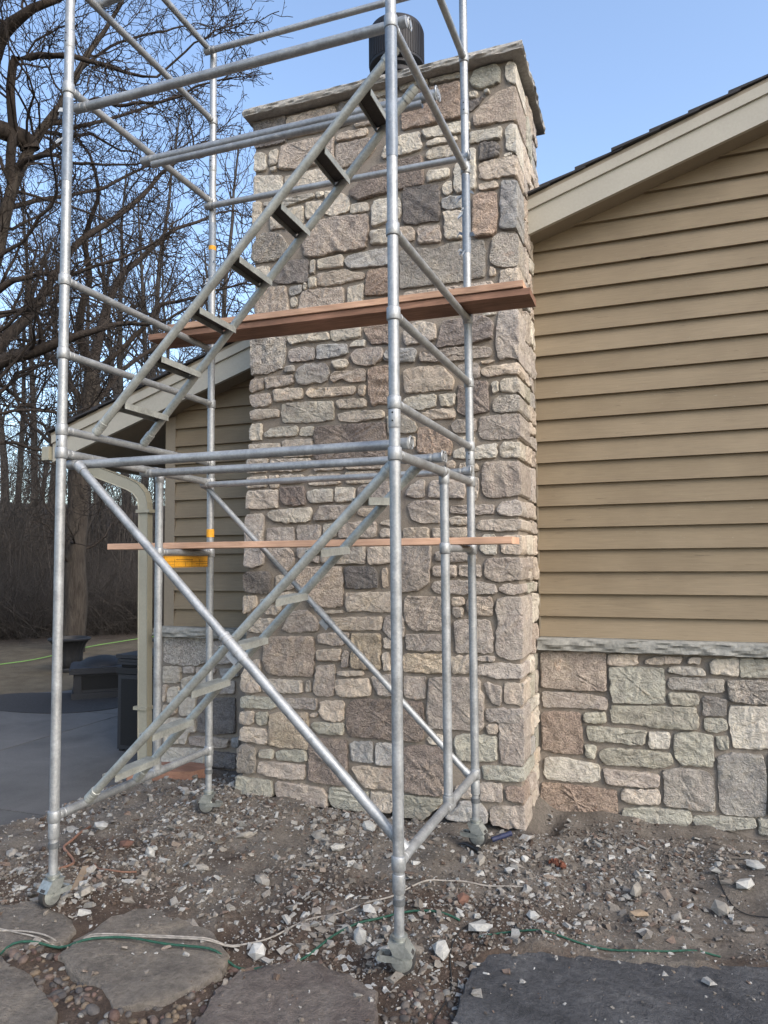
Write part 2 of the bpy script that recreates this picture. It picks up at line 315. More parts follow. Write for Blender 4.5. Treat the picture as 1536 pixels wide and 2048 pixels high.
CH="d--2788,5066 -2559,5070 -2509,5042 -2518,4835 -2770,4843|w--2495,5018 -2120,5030 -2101,5002 -2113,4859 -2505,4862|p--2542,4817 -2214,4818 -2121,4809 -2118,4612 -2184,4621 -2397,4609 -2558,4637 -2566,4665|l--2766,4796 -2678,4789 -2672,4656 -2773,4661|l--2641,4789 -2571,4793 -2579,4690 -2649,4678|l--2640,4661 -2583,4661 -2591,4625 -2636,4638|l--2769,4626 -2538,4588 -2532,4472 -2773,4464|l--2509,4568 -2161,4580 -2161,4467 -2505,4467|l--2103,4521 -2011,4518 -1999,4436 -2123,4435|l--2694,4408 -2278,4402 -2274,4372 -2525,4348 -2689,4381|l--2262,4406 -2200,4402 -2200,4362 -2255,4368|l--2188,4400 -2115,4393 -1997,4321 -1998,4221 -2139,4210 -2193,4241|w--2094,4789 -2036,4805 -1863,4804 -1855,4752 -1983,4750 -2094,4749|p--2098,4731 -1833,4722 -1797,4653 -1834,4604 -1917,4556 -2084,4554 -2106,4587|l--1861,5056 -1705,5062 -1705,5005 -1854,5011|l--1787,4988 -1713,4985 -1713,4949 -1787,4945|d--2077,5034 -1974,5042 -1944,4959 -1983,4866 -2082,4859|w--1952,4975 -1794,4968 -1795,4825 -1953,4831|l--2000,4537 -1951,4538 -1955,4510 -2000,4508|l--1607,5054 -1407,5055 -1401,5015 -1601,5014|l--1393,5045 -1172,5046 -1172,5005 -1387,5012|r--1598,4960 -1465,4992 -1173,4977 -1173,4722 -1286,4734 -1369,4725 -1510,4735 -1593,4732|n--1101,4980 -1077,5036 -917,5044 -901,4999 -900,4911 -986,4898 -1026,4890 -1102,4932|l+-862,5016 -845,5039 -796,5018 -796,4876 -804,4877 -860,4908 -866,4963|l--1113,4890 -1066,4886 -1053,4866 -1060,4847 -1114,4846|l--1013,4873 -979,4876 -973,4854 -1000,4850|d--1114,4825 -1013,4833 -1041,4795 -1112,4753|p+-1089,4724 -1041,4761 -934,4844 -806,4865 -796,4829 -800,4630 -892,4639 -937,4642 -1070,4638 -1090,4670|l--1747,4573 -1713,4652 -1608,4693 -1468,4691 -1452,4569 -1555,4555 -1736,4554|l--1447,4693 -1349,4699 -1177,4703 -1109,4688 -1117,4621 -1301,4627 -1434,4634|l--1420,4604 -1357,4618 -1206,4606 -1199,4570 -1302,4572 -1413,4574|l--1111,4606 -899,4597 -900,4520 -992,4526 -1112,4531|l--1417,4541 -1358,4556 -1234,4547 -1221,4466 -1303,4472 -1418,4482|d--1049,4511 -1019,4518 -927,4499 -908,4461 -922,4404 -1054,4397|l+-873,4581 -847,4602 -799,4596 -800,4390 -809,4411 -869,4440|l--883,4409 -841,4414 -841,4394 -883,4393|w+-1054,4371 -1021,4384 -814,4388 -801,4378 -801,4245 -866,4260 -1003,4260 -1049,4282|b--1990,4364 -1892,4424 -1817,4510 -1449,4516 -1443,4310 -1572,4314 -1760,4300 -1923,4280 -1991,4329|l--1423,4362 -1409,4400 -1263,4392 -1264,4324 -1326,4329 -1417,4319|l--1306,4284 -1278,4296 -1244,4296 -1242,4217 -1280,4204 -1307,4216|l--1222,4391 -1113,4498 -1076,4490 -1080,4221 -1117,4201 -1212,4205 -1228,4249|w--1057,4230 -1037,4236 -929,4232 -933,4186 -1057,4199|l--2345,4346 -2208,4335 -2208,4219 -2334,4216 -2345,4258|l--2640,4317 -2361,4327 -2361,4198 -2429,4186 -2639,4190|l--2785,4426 -2714,4420 -2722,4242 -2789,4223|s--2788,4088 -2722,4167 -2615,4168 -2558,4140 -2485,4047 -2493,3967 -2615,3953 -2763,3957 -2796,3999|p--2389,4148 -2350,4185 -2116,4199 -1856,4172 -1852,4058 -1875,3928 -2041,3926 -2102,3941 -2202,3922 -2318,3931 -2358,3954 -2366,4057|l--1986,4263 -1852,4260 -1852,4196 -1987,4196|l--1826,4209 -1800,4261 -1625,4257 -1606,4156 -1620,4109 -1827,4074|l--1842,4046 -1707,4041 -1671,4028 -1675,3938 -1832,3949|l--2307,3895 -2272,3911 -2268,3810 -2309,3812|l--2248,3900 -2049,3905 -2045,3841 -2053,3821 -2248,3832|g--2034,3868 -1996,3897 -1715,3909 -1658,3904 -1659,3783 -1717,3784 -1996,3795 -2030,3839|d--2614,3897 -2533,3922 -2429,3928 -2326,3916 -2327,3753 -2461,3758 -2574,3770 -2622,3817|l--2779,3922 -2647,3917 -2639,3835 -2688,3797 -2779,3833|l--2323,3774 -2260,3776 -2263,3701 -2319,3705|w--2252,3800 -2027,3799 -1997,3777 -1889,3757 -1889,3712 -2172,3697 -2249,3717|r--1870,3751 -1841,3768 -1760,3766 -1659,3748 -1654,3568 -1882,3588|g--2477,3731 -2374,3735 -2382,3674 -2469,3664|l--2362,3744 -2338,3740 -2341,3701 -2362,3704|l--2465,3649 -2417,3657 -2417,3581 -2465,3584|p--2390,3650 -2350,3688 -2050,3671 -2043,3501 -2394,3517|l--2016,3667 -1893,3677 -1902,3504 -2013,3504|p--2779,3721 -2639,3753 -2508,3746 -2481,3582 -2493,3522 -2761,3541|l--2770,3520 -2429,3500 -2429,3406 -2769,3394|w--2398,3488 -1939,3466 -1939,3390 -2398,3402|w--1607,4038 -1540,4028 -1512,3989 -1516,3934 -1548,3929 -1669,3952 -1668,4036|g+-906,4232 -802,4213 -803,4009 -808,3888 -816,3893 -880,3899 -928,3914 -913,3994 -915,4100|d--1594,4281 -1579,4320 -1473,4306 -1334,4287 -1330,4067 -1337,4034 -1413,4047 -1511,4040 -1596,4065|g--1318,4181 -1266,4189 -1175,4178 -1173,4100 -1254,4101 -1309,4111|l--1309,4091 -1180,4081 -1161,4011 -1169,3884 -1271,3894 -1298,3919 -1299,4021|r--1101,4155 -1064,4175 -943,4162 -936,4025 -944,3907 -964,3871 -1083,3877 -1109,3908 -1104,4001|v--1490,4016 -1338,4004 -1325,3917 -1339,3885 -1394,3894 -1485,3898|m--1620,3854 -1563,3880 -1367,3842 -1244,3870 -1030,3852 -1023,3721 -1028,3603 -1207,3595 -1460,3597 -1622,3603|s+-993,3730 -971,3858 -925,3884 -810,3858 -804,3815 -807,3646 -878,3643 -929,3654 -987,3689|w--998,3661 -962,3652 -953,3599 -995,3598|w+-927,3628 -807,3632 -806,3595 -809,3518 -929,3510|w--1594,3575 -1343,3568 -1331,3445 -1596,3452|v--1309,3563 -976,3563 -979,3419 -1304,3428|s--2802,3372 -2679,3383 -2513,3364 -2509,3234 -2533,3142 -2662,3112 -2793,3110 -2798,3227|l--2493,3362 -2165,3360 -2158,3302 -2359,3311 -2469,3301|l--2142,3392 -1921,3380 -1925,3297 -2120,3291 -2143,3314|r--1894,3342 -1866,3366 -1706,3361 -1700,3223 -1765,3237 -1845,3239|v--2481,3267 -2367,3276 -2281,3259 -2277,3173 -2461,3175 -2481,3202|g--2254,3267 -2219,3274 -2022,3259 -2019,3188 -2151,3174 -2254,3171|l--1992,3255 -1955,3276 -1885,3275 -1885,3233 -2000,3232|v--1996,3179 -1955,3213 -1758,3212 -1751,3126 -1809,3097 -1860,3085 -1978,3114|g--1744,3159 -1693,3174 -1680,3111 -1737,3117|g--2513,3147 -2441,3151 -2445,3098 -2517,3101|g--2422,3095 -2398,3136 -2336,3147 -2197,3140 -2162,3098 -2174,3022 -2220,2998 -2274,3010 -2359,2993 -2406,3012 -2422,3052|l--2147,3149 -2030,3155 -2015,3125 -2038,3089 -2121,3094|v--2151,3041 -2121,3069 -1971,3062 -1941,3076 -1890,3068 -1883,2981 -2009,2982 -2053,3011 -2098,3022 -2121,2989 -2148,3012|r--1864,3062 -1795,3075 -1694,3072 -1674,3009 -1676,2799 -1783,2814 -1834,2798 -1862,2896|v--2801,3074 -2694,3075 -2690,2998 -2776,2984 -2805,2994|v--2678,3077 -2449,3080 -2449,3012 -2662,2995|w--2613,2977 -2573,2984 -2371,2976 -2375,2899 -2597,2892|w--2340,2952 -2320,2972 -2197,2961 -2121,2957 -1972,2954 -1957,2918 -1979,2893 -2305,2896 -2336,2917|w--1935,2951 -1880,2953 -1891,2882 -1935,2883|v--2805,2961 -2637,2961 -2629,2891 -2645,2867 -2784,2868 -2805,2921|w--2804,2833 -2751,2847 -2561,2835 -2561,2785 -2792,2770|l--2537,2869 -2430,2875 -2133,2861 -2126,2731 -2244,2719 -2525,2733 -2541,2798|w--2110,2855 -2077,2870 -1891,2858 -1873,2829 -1884,2795 -2092,2802|w--2100,2764 -1995,2777 -1754,2764 -1748,2710 -1944,2700 -2085,2714|l--2796,2741 -2706,2742 -2705,2666 -2713,2616 -2804,2626 -2808,2681|l--2689,2665 -2621,2704 -2414,2707 -2410,2646 -2446,2631 -2669,2635|l--2399,2631 -2383,2687 -2286,2694 -2286,2624|b--2275,2644 -2252,2685 -1849,2683 -1741,2682 -1735,2580 -1743,2439 -1844,2445 -2252,2440 -2283,2470 -2271,2574|w--2807,2594 -2552,2586 -2548,2495 -2819,2500|w--2533,2605 -2294,2600 -2290,2540 -2294,2477 -2533,2484|w--2832,2483 -2656,2480 -2664,2384 -2831,2382|w--2632,2472 -2306,2463 -2302,2415 -2383,2377 -2636,2383|w--2283,2421 -2056,2416 -2057,2368 -2275,2372|w--2034,2415 -1743,2412 -1744,2359 -2034,2367|w--1604,3290 -1519,3355 -1388,3335 -1368,3283 -1372,3216 -1521,3206 -1584,3203|b--1348,3240 -1319,3337 -1178,3339 -1118,3345 -1046,3343 -978,3295 -983,3185 -1108,3166 -1194,3166 -1363,3165|l--1052,3353 -961,3355 -964,3339 -1039,3342|v+-945,3343 -915,3365 -808,3356 -811,3151 -813,3010 -819,3026 -890,3045 -928,3030 -953,3052 -964,3170|g--1741,3155 -1719,3187 -1521,3176 -1511,3144 -1522,3085 -1614,3087 -1742,3114|v--1487,3142 -1336,3145 -1174,3147 -1030,3135 -991,3114 -998,3063 -1109,3062 -1283,3060 -1378,3063 -1484,3081|w--1061,3037 -979,3038 -980,3025 -1051,3017|w--1600,3032 -1502,3042 -1324,3031 -1254,2945 -1255,2866 -1353,2871 -1595,2866|v--1229,3022 -1183,3030 -1077,3022 -1072,2928 -1112,2925 -1184,2971|w+-1062,2979 -1032,2995 -817,3003 -811,2985 -812,2927 -904,2937 -1014,2925 -1059,2952|l--995,2888 -953,2897 -951,2819 -990,2816|l+-937,2889 -918,2906 -815,2906 -812,2858 -813,2800 -817,2812 -894,2814 -938,2825|b--1218,2895 -1178,2872 -1125,2887 -1112,2912 -1021,2903 -1018,2696 -1181,2683 -1227,2713|l--1606,2823 -1567,2840 -1380,2847 -1371,2817 -1382,2758 -1505,2748 -1603,2783|l--1353,2838 -1239,2835 -1250,2760 -1341,2758 -1347,2801|s+-991,2746 -971,2783 -907,2796 -816,2789 -813,2737 -815,2687 -941,2687 -986,2700|w--1478,2719 -1423,2741 -1247,2737 -1245,2668 -1356,2677 -1424,2678|v--1269,2631 -1242,2658 -1106,2658 -1104,2574 -1256,2574|v+-1080,2650 -1064,2668 -821,2670 -814,2655 -816,2516 -931,2511 -1053,2516 -1085,2547|r--1500,2628 -1438,2623 -1357,2598 -1270,2513 -1278,2429 -1427,2438 -1512,2456|l--1724,2725 -1624,2730 -1517,2662 -1514,2595 -1633,2597 -1718,2596|w--1584,2567 -1525,2569 -1522,2496 -1578,2500|l--1237,2544 -1115,2542 -1116,2487 -1191,2499|l--1258,2454 -1185,2475 -1139,2473 -1140,2395 -1259,2405|l--1123,2446 -1093,2476 -970,2485 -969,2398 -1055,2391 -1124,2394|l+-945,2473 -925,2491 -818,2485 -815,2459 -816,2383 -946,2394|w--2831,2346 -2664,2353 -2664,2275 -2831,2271|w--2644,2352 -2564,2352 -2568,2263 -2636,2266|w--2322,2344 -2079,2342 -2079,2270 -2169,2267 -2322,2270|w--2042,2351 -1808,2346 -1802,2265 -2035,2268|w--2548,2355 -2368,2349 -2368,2290 -2548,2291|b--2552,2266 -2360,2269 -2347,2136 -2430,2128 -2524,2138 -2552,2185|w--2823,2238 -2798,2251 -2572,2249 -2572,2119 -2806,2116 -2834,2124|l--2333,2226 -2276,2237 -2139,2239 -2136,2149 -2299,2141 -2333,2170|l--2117,2244 -1969,2242 -1973,2150 -2095,2141 -2117,2155|v--1943,2230 -1917,2253 -1716,2271 -1710,2147 -1875,2153 -1947,2163|l--2656,2075 -2620,2099 -2493,2106 -2307,2114 -2299,2065 -2322,2010 -2509,2008 -2604,2024 -2644,2047|v--2280,2050 -2238,2098 -2230,2121 -2036,2118 -1966,2123 -1966,2062 -2021,2036 -2133,2019 -2276,2016|w--1952,2075 -1919,2094 -1810,2091 -1803,2064 -1883,2036 -1941,2048|v--2842,2045 -2814,2076 -2700,2077 -2684,2041 -2699,1899 -2683,1716 -2771,1684 -2845,1695 -2845,1831|v--2659,1973 -2446,1975 -2442,1867 -2659,1863|v--2415,1985 -2231,1987 -2235,1864 -2411,1863|l--2208,1990 -2111,1991 -2111,1902 -2208,1897|v--2088,1956 -2022,1996 -1897,2003 -1811,1997 -1816,1890 -2089,1888|w--1779,1986 -1747,2009 -1648,2006 -1649,1966 -1776,1976|w--1787,1923 -1762,1949 -1691,1948 -1663,1888 -1776,1890|p--2647,1828 -2611,1842 -2493,1836 -2442,1784 -2442,1714 -2501,1659 -2595,1715 -2647,1772|v--2415,1832 -2246,1843 -2239,1740 -2254,1720 -2407,1756|w--2232,1768 -2194,1822 -1899,1845 -1896,1711 -2060,1712 -2224,1720|w--1870,1824 -1713,1845 -1678,1842 -1683,1723 -1764,1710 -1864,1708 -1878,1751|d--2853,1631 -2828,1656 -2651,1659 -2631,1631 -2627,1547 -2650,1502 -2828,1504 -2852,1560|p--2423,1611 -2407,1673 -2369,1690 -2075,1692 -2061,1597 -2069,1423 -2188,1408 -2308,1413 -2323,1481 -2415,1562|d--2049,1685 -2023,1692 -1842,1688 -1807,1644 -1804,1552 -1901,1538 -2039,1544|w--1771,1677 -1736,1681 -1733,1552 -1769,1552|w--2043,1510 -1716,1519 -1674,1513 -1675,1389 -1788,1381 -1887,1392 -2036,1380|w--2856,1482 -2747,1483 -2742,1413 -2811,1363 -2856,1355|w--2674,1358 -2634,1408 -2540,1430 -2555,1381 -2587,1346|w--2225,1383 -2062,1393 -2062,1373 -2203,1365|w--2587,1631 -2446,1631 -2446,1535 -2587,1520|w--2603,1506 -2431,1514 -2431,1445 -2524,1444|v+-1066,2318 -1049,2369 -819,2360 -817,2243 -820,2143 -912,2140 -982,2130 -1059,2146 -1071,2223|w--1312,2383 -1258,2390 -1245,2360 -1259,2335 -1305,2344|w--1222,2365 -1172,2369 -1097,2359 -1095,2310 -1219,2326|v--1605,2173 -1566,2231 -1503,2268 -1462,2266 -1467,2155 -1512,2150|v--1432,2225 -1408,2264 -1187,2254 -1186,2138 -1249,2140 -1433,2150|w--1125,2270 -1092,2269 -1097,2166 -1111,2119 -1127,2123|v--1588,2100 -1539,2131 -1355,2128 -1357,1982 -1432,1977 -1548,2000 -1561,2033|v--1286,2090 -993,2090 -994,2030 -1113,2027 -1286,2041|v+-971,2067 -945,2104 -827,2113 -818,2080 -819,2012 -940,2015 -968,2035|w--1290,2013 -1165,2015 -1166,1961 -1288,1964|w+-1117,1944 -1087,1991 -820,1987 -820,1919 -917,1914 -1082,1924|w--1618,1949 -1439,1952 -1433,1899 -1437,1867 -1615,1870|w--1412,1944 -1179,1942 -1180,1882 -1406,1879|l--1070,1892 -987,1897 -986,1765 -1046,1763 -1094,1792 -1087,1836|w+-956,1834 -942,1884 -821,1888 -820,1832 -823,1764 -945,1771|v--1619,1837 -1427,1847 -1424,1776 -1440,1576 -1526,1530 -1622,1520 -1678,1529 -1675,1818|v--1394,1789 -1182,1786 -1120,1773 -1121,1729 -1268,1717 -1391,1731|v--1408,1692 -1255,1698 -1250,1621 -1409,1628|v--1235,1698 -1089,1700 -1087,1621 -1230,1628|v+-1060,1716 -1034,1741 -824,1745 -821,1696 -823,1621 -835,1603 -980,1590 -1062,1615|v--1424,1563 -1390,1596 -1270,1599 -1120,1593 -992,1571 -987,1515 -1141,1508 -1391,1512|v+-967,1559 -936,1575 -823,1572 -823,1517 -931,1510 -965,1534|w--2816,1224 -2731,1320 -2586,1322 -2611,1222|v--2536,1246 -2461,1373 -2346,1389 -2266,1332 -2250,1246 -2478,1229|w--2209,1334 -1775,1353 -1783,1262 -1966,1257 -2107,1257 -2186,1298|v--1768,1279 -1745,1357 -1619,1359 -1620,1214 -1694,1198 -1761,1259|w--1761,1217 -1650,1179 -1650,1137 -1758,1140|p--2679,1161 -2654,1191 -2290,1205 -2282,1101 -2295,928 -2461,924 -2569,923 -2653,941 -2683,1013|v--2258,1217 -2218,1229 -2021,1241 -2021,1181 -2084,1147 -2250,1160|t--2001,1231 -1787,1237 -1789,997 -1876,997 -2007,1001 -2006,1054 -1990,1126|w--2266,1112 -2080,1126 -2084,1044 -2258,1041|v--2068,1094 -2049,1113 -2021,1103 -2022,1004 -2077,998|w--1777,1098 -1747,1120 -1725,1107 -1722,989 -1763,991|v--2266,1001 -2131,1017 -2128,893 -2140,801 -2267,797 -2291,828|w--2104,972 -1914,984 -1915,956 -2015,945 -2100,948|w--2120,915 -1884,933 -1858,844 -1870,819 -2008,801 -2101,806 -2124,851|v--1854,949 -1711,969 -1637,973 -1653,828 -1802,820 -1832,867|w--2867,901 -2841,962 -2764,1025 -2713,1027 -2712,798 -2840,791 -2871,819|w--2695,865 -2645,893 -2380,895 -2384,805 -2462,804 -2691,799|w--2347,890 -2315,898 -2315,820 -2351,818|n--2871,752 -2832,766 -2594,761 -2573,704 -2619,683 -2703,685 -2870,678|v--2552,763 -2267,779 -2267,701 -2429,698 -2544,713|w--2235,760 -2062,773 -2062,707 -2067,643 -2125,629 -2212,641 -2243,681|b--2035,736 -1992,781 -1908,796 -1501,799 -1487,749 -1490,561 -1526,541 -1715,537 -2009,535 -2044,582|w--2879,641 -2771,658 -2767,574 -2831,559 -2887,566|n--2750,649 -2653,659 -2652,575 -2737,565 -2745,605|t--2627,649 -2552,665 -2332,675 -2332,426 -2445,428 -2569,421 -2639,430 -2640,554|w--2311,670 -2259,680 -2259,652 -2311,645|n--2300,613 -2063,622 -2063,545 -2244,536 -2308,584|w--2878,515 -2857,542 -2661,538 -2644,503 -2652,433 -2873,445|m--2882,404 -2847,425 -2745,407 -2749,269 -2761,216 -2898,219 -2895,381|n--2719,391 -2606,404 -2606,339 -2719,340|n--2581,395 -2372,419 -2340,390 -2344,336 -2577,334|v--2729,262 -2710,313 -2498,315 -2358,317 -2352,253 -2364,218 -2461,206 -2647,215 -2729,230|b--2324,463 -2267,508 -2038,509 -2033,335 -2045,219 -2091,204 -2268,208 -2328,218|n--2905,192 -2767,185 -2622,185 -2606,122 -2621,67 -2678,69 -2856,65 -2911,75|v--2590,161 -2572,187 -2238,174 -2188,132 -2186,46 -2400,42 -2572,66|n--2173,173 -2138,187 -1885,178 -1875,41 -1988,44 -2127,50 -2171,82|w--1868,180 -1762,188 -1712,175 -1716,63 -1841,50 -1869,93|g--2012,498 -1855,515 -1847,372 -2004,376|g--1826,502 -1793,510 -1704,512 -1649,506 -1650,374 -1783,367 -1828,368|w--2004,332 -1918,350 -1711,343 -1650,343 -1652,217 -1712,211 -1795,210 -1908,207 -1959,258|b--1627,497 -1561,513 -1380,517 -1349,470 -1352,212 -1490,203 -1630,209|n--1690,182 -1619,187 -1363,186 -1385,144 -1503,37 -1567,45 -1692,36|v--1623,961 -1475,961 -1477,819 -1534,816 -1621,824|p--1615,1458 -1599,1492 -1354,1488 -1311,1482 -1314,1278 -1435,1268 -1558,1269 -1612,1333|v--1613,1229 -1587,1240 -1350,1244 -1308,1238 -1309,1140 -1437,1132 -1596,1134|w--1286,1485 -1202,1489 -1203,1436 -1284,1428|v--1284,1421 -1210,1419 -1208,1362 -1257,1357 -1281,1380|p--1189,1449 -1171,1486 -1027,1495 -1011,1438 -1019,1372 -1118,1370 -1186,1402|v--1271,1327 -1250,1341 -1037,1345 -1018,1239 -1020,1137 -1260,1132|v+-995,1419 -987,1472 -960,1489 -826,1496 -824,1408 -829,1108 -907,1099 -980,1116 -1000,1154 -994,1260 -980,1326|t--1622,1109 -1323,1116 -1325,995 -1446,990 -1547,992 -1623,988|w--1303,1103 -1177,1115 -1136,1110 -1138,1004 -1283,994|v--1116,1111 -1004,1115 -1008,1082 -1116,1084|v+-1116,1058 -1001,1075 -828,1069 -827,985 -910,978 -1003,977 -1056,991 -1118,991|v--1446,949 -1418,964 -1138,974 -1105,952 -1106,886 -1076,862 -1087,815 -1089,658 -1117,636 -1254,640 -1443,633 -1467,718|v--1078,940 -1050,948 -1004,931 -967,926 -973,809 -1026,819 -1059,869|w+-950,940 -923,955 -828,949 -828,824 -840,818 -946,827|v+-1074,777 -993,788 -829,791 -829,708 -928,698 -1068,705|w--1065,679 -995,690 -996,632 -1063,624|l--1469,570 -1408,595 -1352,593 -1353,526 -1444,532|v+-986,724 -829,730 -832,461 -839,446 -932,447 -979,448 -987,535|n--1279,590 -1232,609 -1175,613 -1003,611 -1006,460 -1081,451 -1245,442 -1280,511|n+-1105,418 -1082,425 -835,431 -832,399 -834,350 -934,337 -1003,342 -1088,336|v--1114,315 -984,322 -972,290 -976,208 -1116,203|v--1278,279 -1181,289 -1124,304 -1131,211 -1249,208 -1274,216|r+-954,301 -905,311 -834,298 -833,227 -840,215 -951,225|v+-1054,156 -1016,179 -833,194 -834,71 -838,46 -900,58 -949,48 -989,58 -1043,61 -1055,103|g--1352,75 -1281,132 -1239,190 -1111,184 -1072,115 -1078,62 -1159,67 -1297,56"
WR="p--799,1073 -760,1091 -362,1094 -366,838 -449,839 -567,833 -660,839 -799,843|w--349,1089 -154,1091 -161,1026 -244,1009 -349,1013|n--346,997 -202,1008 1,1006 8,906 4,779 -127,768 -329,764 -337,856|v--797,804 -771,813 -568,816 -423,802 -360,790 -362,714 -484,717 -657,712 -785,704|r--803,664 -730,680 -544,680 -535,626 -529,420 -540,403 -731,401 -802,420|n--517,682 -378,696 -369,627 -486,619 -516,628|n--341,720 -324,746 -133,752 187,764 204,687 204,625 118,616 -61,616 -208,635 -333,629|n--500,591 -487,597 -117,591 -135,500 -212,494 -341,505 -410,497 -489,499|n--512,470 -440,470 -450,383 -492,382 -513,400|l--794,274 -787,347 -765,365 -666,368 -424,345 -424,243 -486,219 -647,217 -779,215|r--810,174 -807,191 -626,194 -508,187 -319,184 -312,52 -323,19 -407,-12 -589,-48 -785,-37 -840,-22|n--422,426 -395,450 -342,462 -151,464 29,458 37,380 -69,355 -241,356 -366,350 -403,363|v--397,289 -388,322 -294,314 -146,322 -45,310 -47,237 -153,221 -349,221 -380,226|w--288,176 -272,199 -58,215 -44,180 -45,125 -167,112 -248,112 -289,139|n--280,66 -152,96 131,100 149,41 98,-6 -150,-25 -288,-30|w--115,1033 -104,1060 -22,1085 118,1085 112,1045 42,1040 1,1027 -95,1031|w-155,1081 231,1089 227,1042 151,1044|l-25,986 46,1019 155,1023 223,1016 257,991 256,970 163,966 65,977|l-285,1055 313,1077 456,1087 452,974 419,980 285,982|n-460,1088 651,1090 646,976 568,975 459,972|m-20,912 44,950 366,950 358,872 315,862 180,870 42,870|n-23,833 36,849 194,852 212,822 206,775 38,773|m-227,823 256,840 375,821 367,721 310,717 230,714 235,782|s-382,945 413,947 572,954 645,948 640,806 502,806 389,817 387,873|n-242,700 366,698 374,632 321,612 249,617 238,653|l-385,760 407,787 639,791 630,535 524,526 408,527 396,587 387,689|l--101,576 -83,586 18,590 27,554 20,486 -96,482 -104,529|n-58,588 142,604 286,589 286,425 280,394 96,388 53,441 51,535|n-310,586 379,596 374,504 317,504 307,550|m--25,338 75,368 250,358 282,310 282,109 145,109 87,116 -11,121 -21,141 -15,245|m-306,455 387,487 573,488 580,428 586,329 573,118 453,103 336,102 312,150 310,302|n-159,72 513,97 520,43 380,6 189,-16 152,31|n-531,99 614,103 610,-1 532,-6|n-604,505 697,513 682,130 589,125"
WL="s--3960,1095 -3526,1099 -3514,912 -3636,873 -3863,872 -3958,894|v--3496,1083 -3228,1082 -3227,915 -3424,890 -3494,904|l--3968,850 -3790,853 -3794,737 -3819,718 -3966,720|v--3769,854 -3656,863 -3655,812 -3758,803|l--3778,755 -3686,785 -3523,792 -3522,657 -3705,630 -3777,660|w--3966,693 -3924,696 -3943,556 -3964,555|l--3913,670 -3809,693 -3798,633 -3870,560 -3922,557|l--3797,582 -3633,625 -3643,557 -3672,461 -3796,453|d--3613,601 -3265,629 -3263,347 -3450,325 -3610,330|l--3962,408 -3858,432 -3652,420 -3636,328 -3707,323 -3731,228 -3938,212|g--3414,856 -3247,864 -3236,797 -3374,782|v--3473,744 -3266,763 -3270,662 -3467,651|v--3701,290 -3519,303 -3312,294 -3331,226 -3449,216 -3690,223|l--3959,176 -3549,200 -3547,66 -3729,50 -3968,55|d--3508,187 -3243,183 -3252,67 -3497,54|g--3292,303 -3224,317 -3224,234 -3292,237|w--3964,529 -3827,520 -3837,459 -3963,443|v--3635,855 -3444,864 -3453,812 -3625,800"
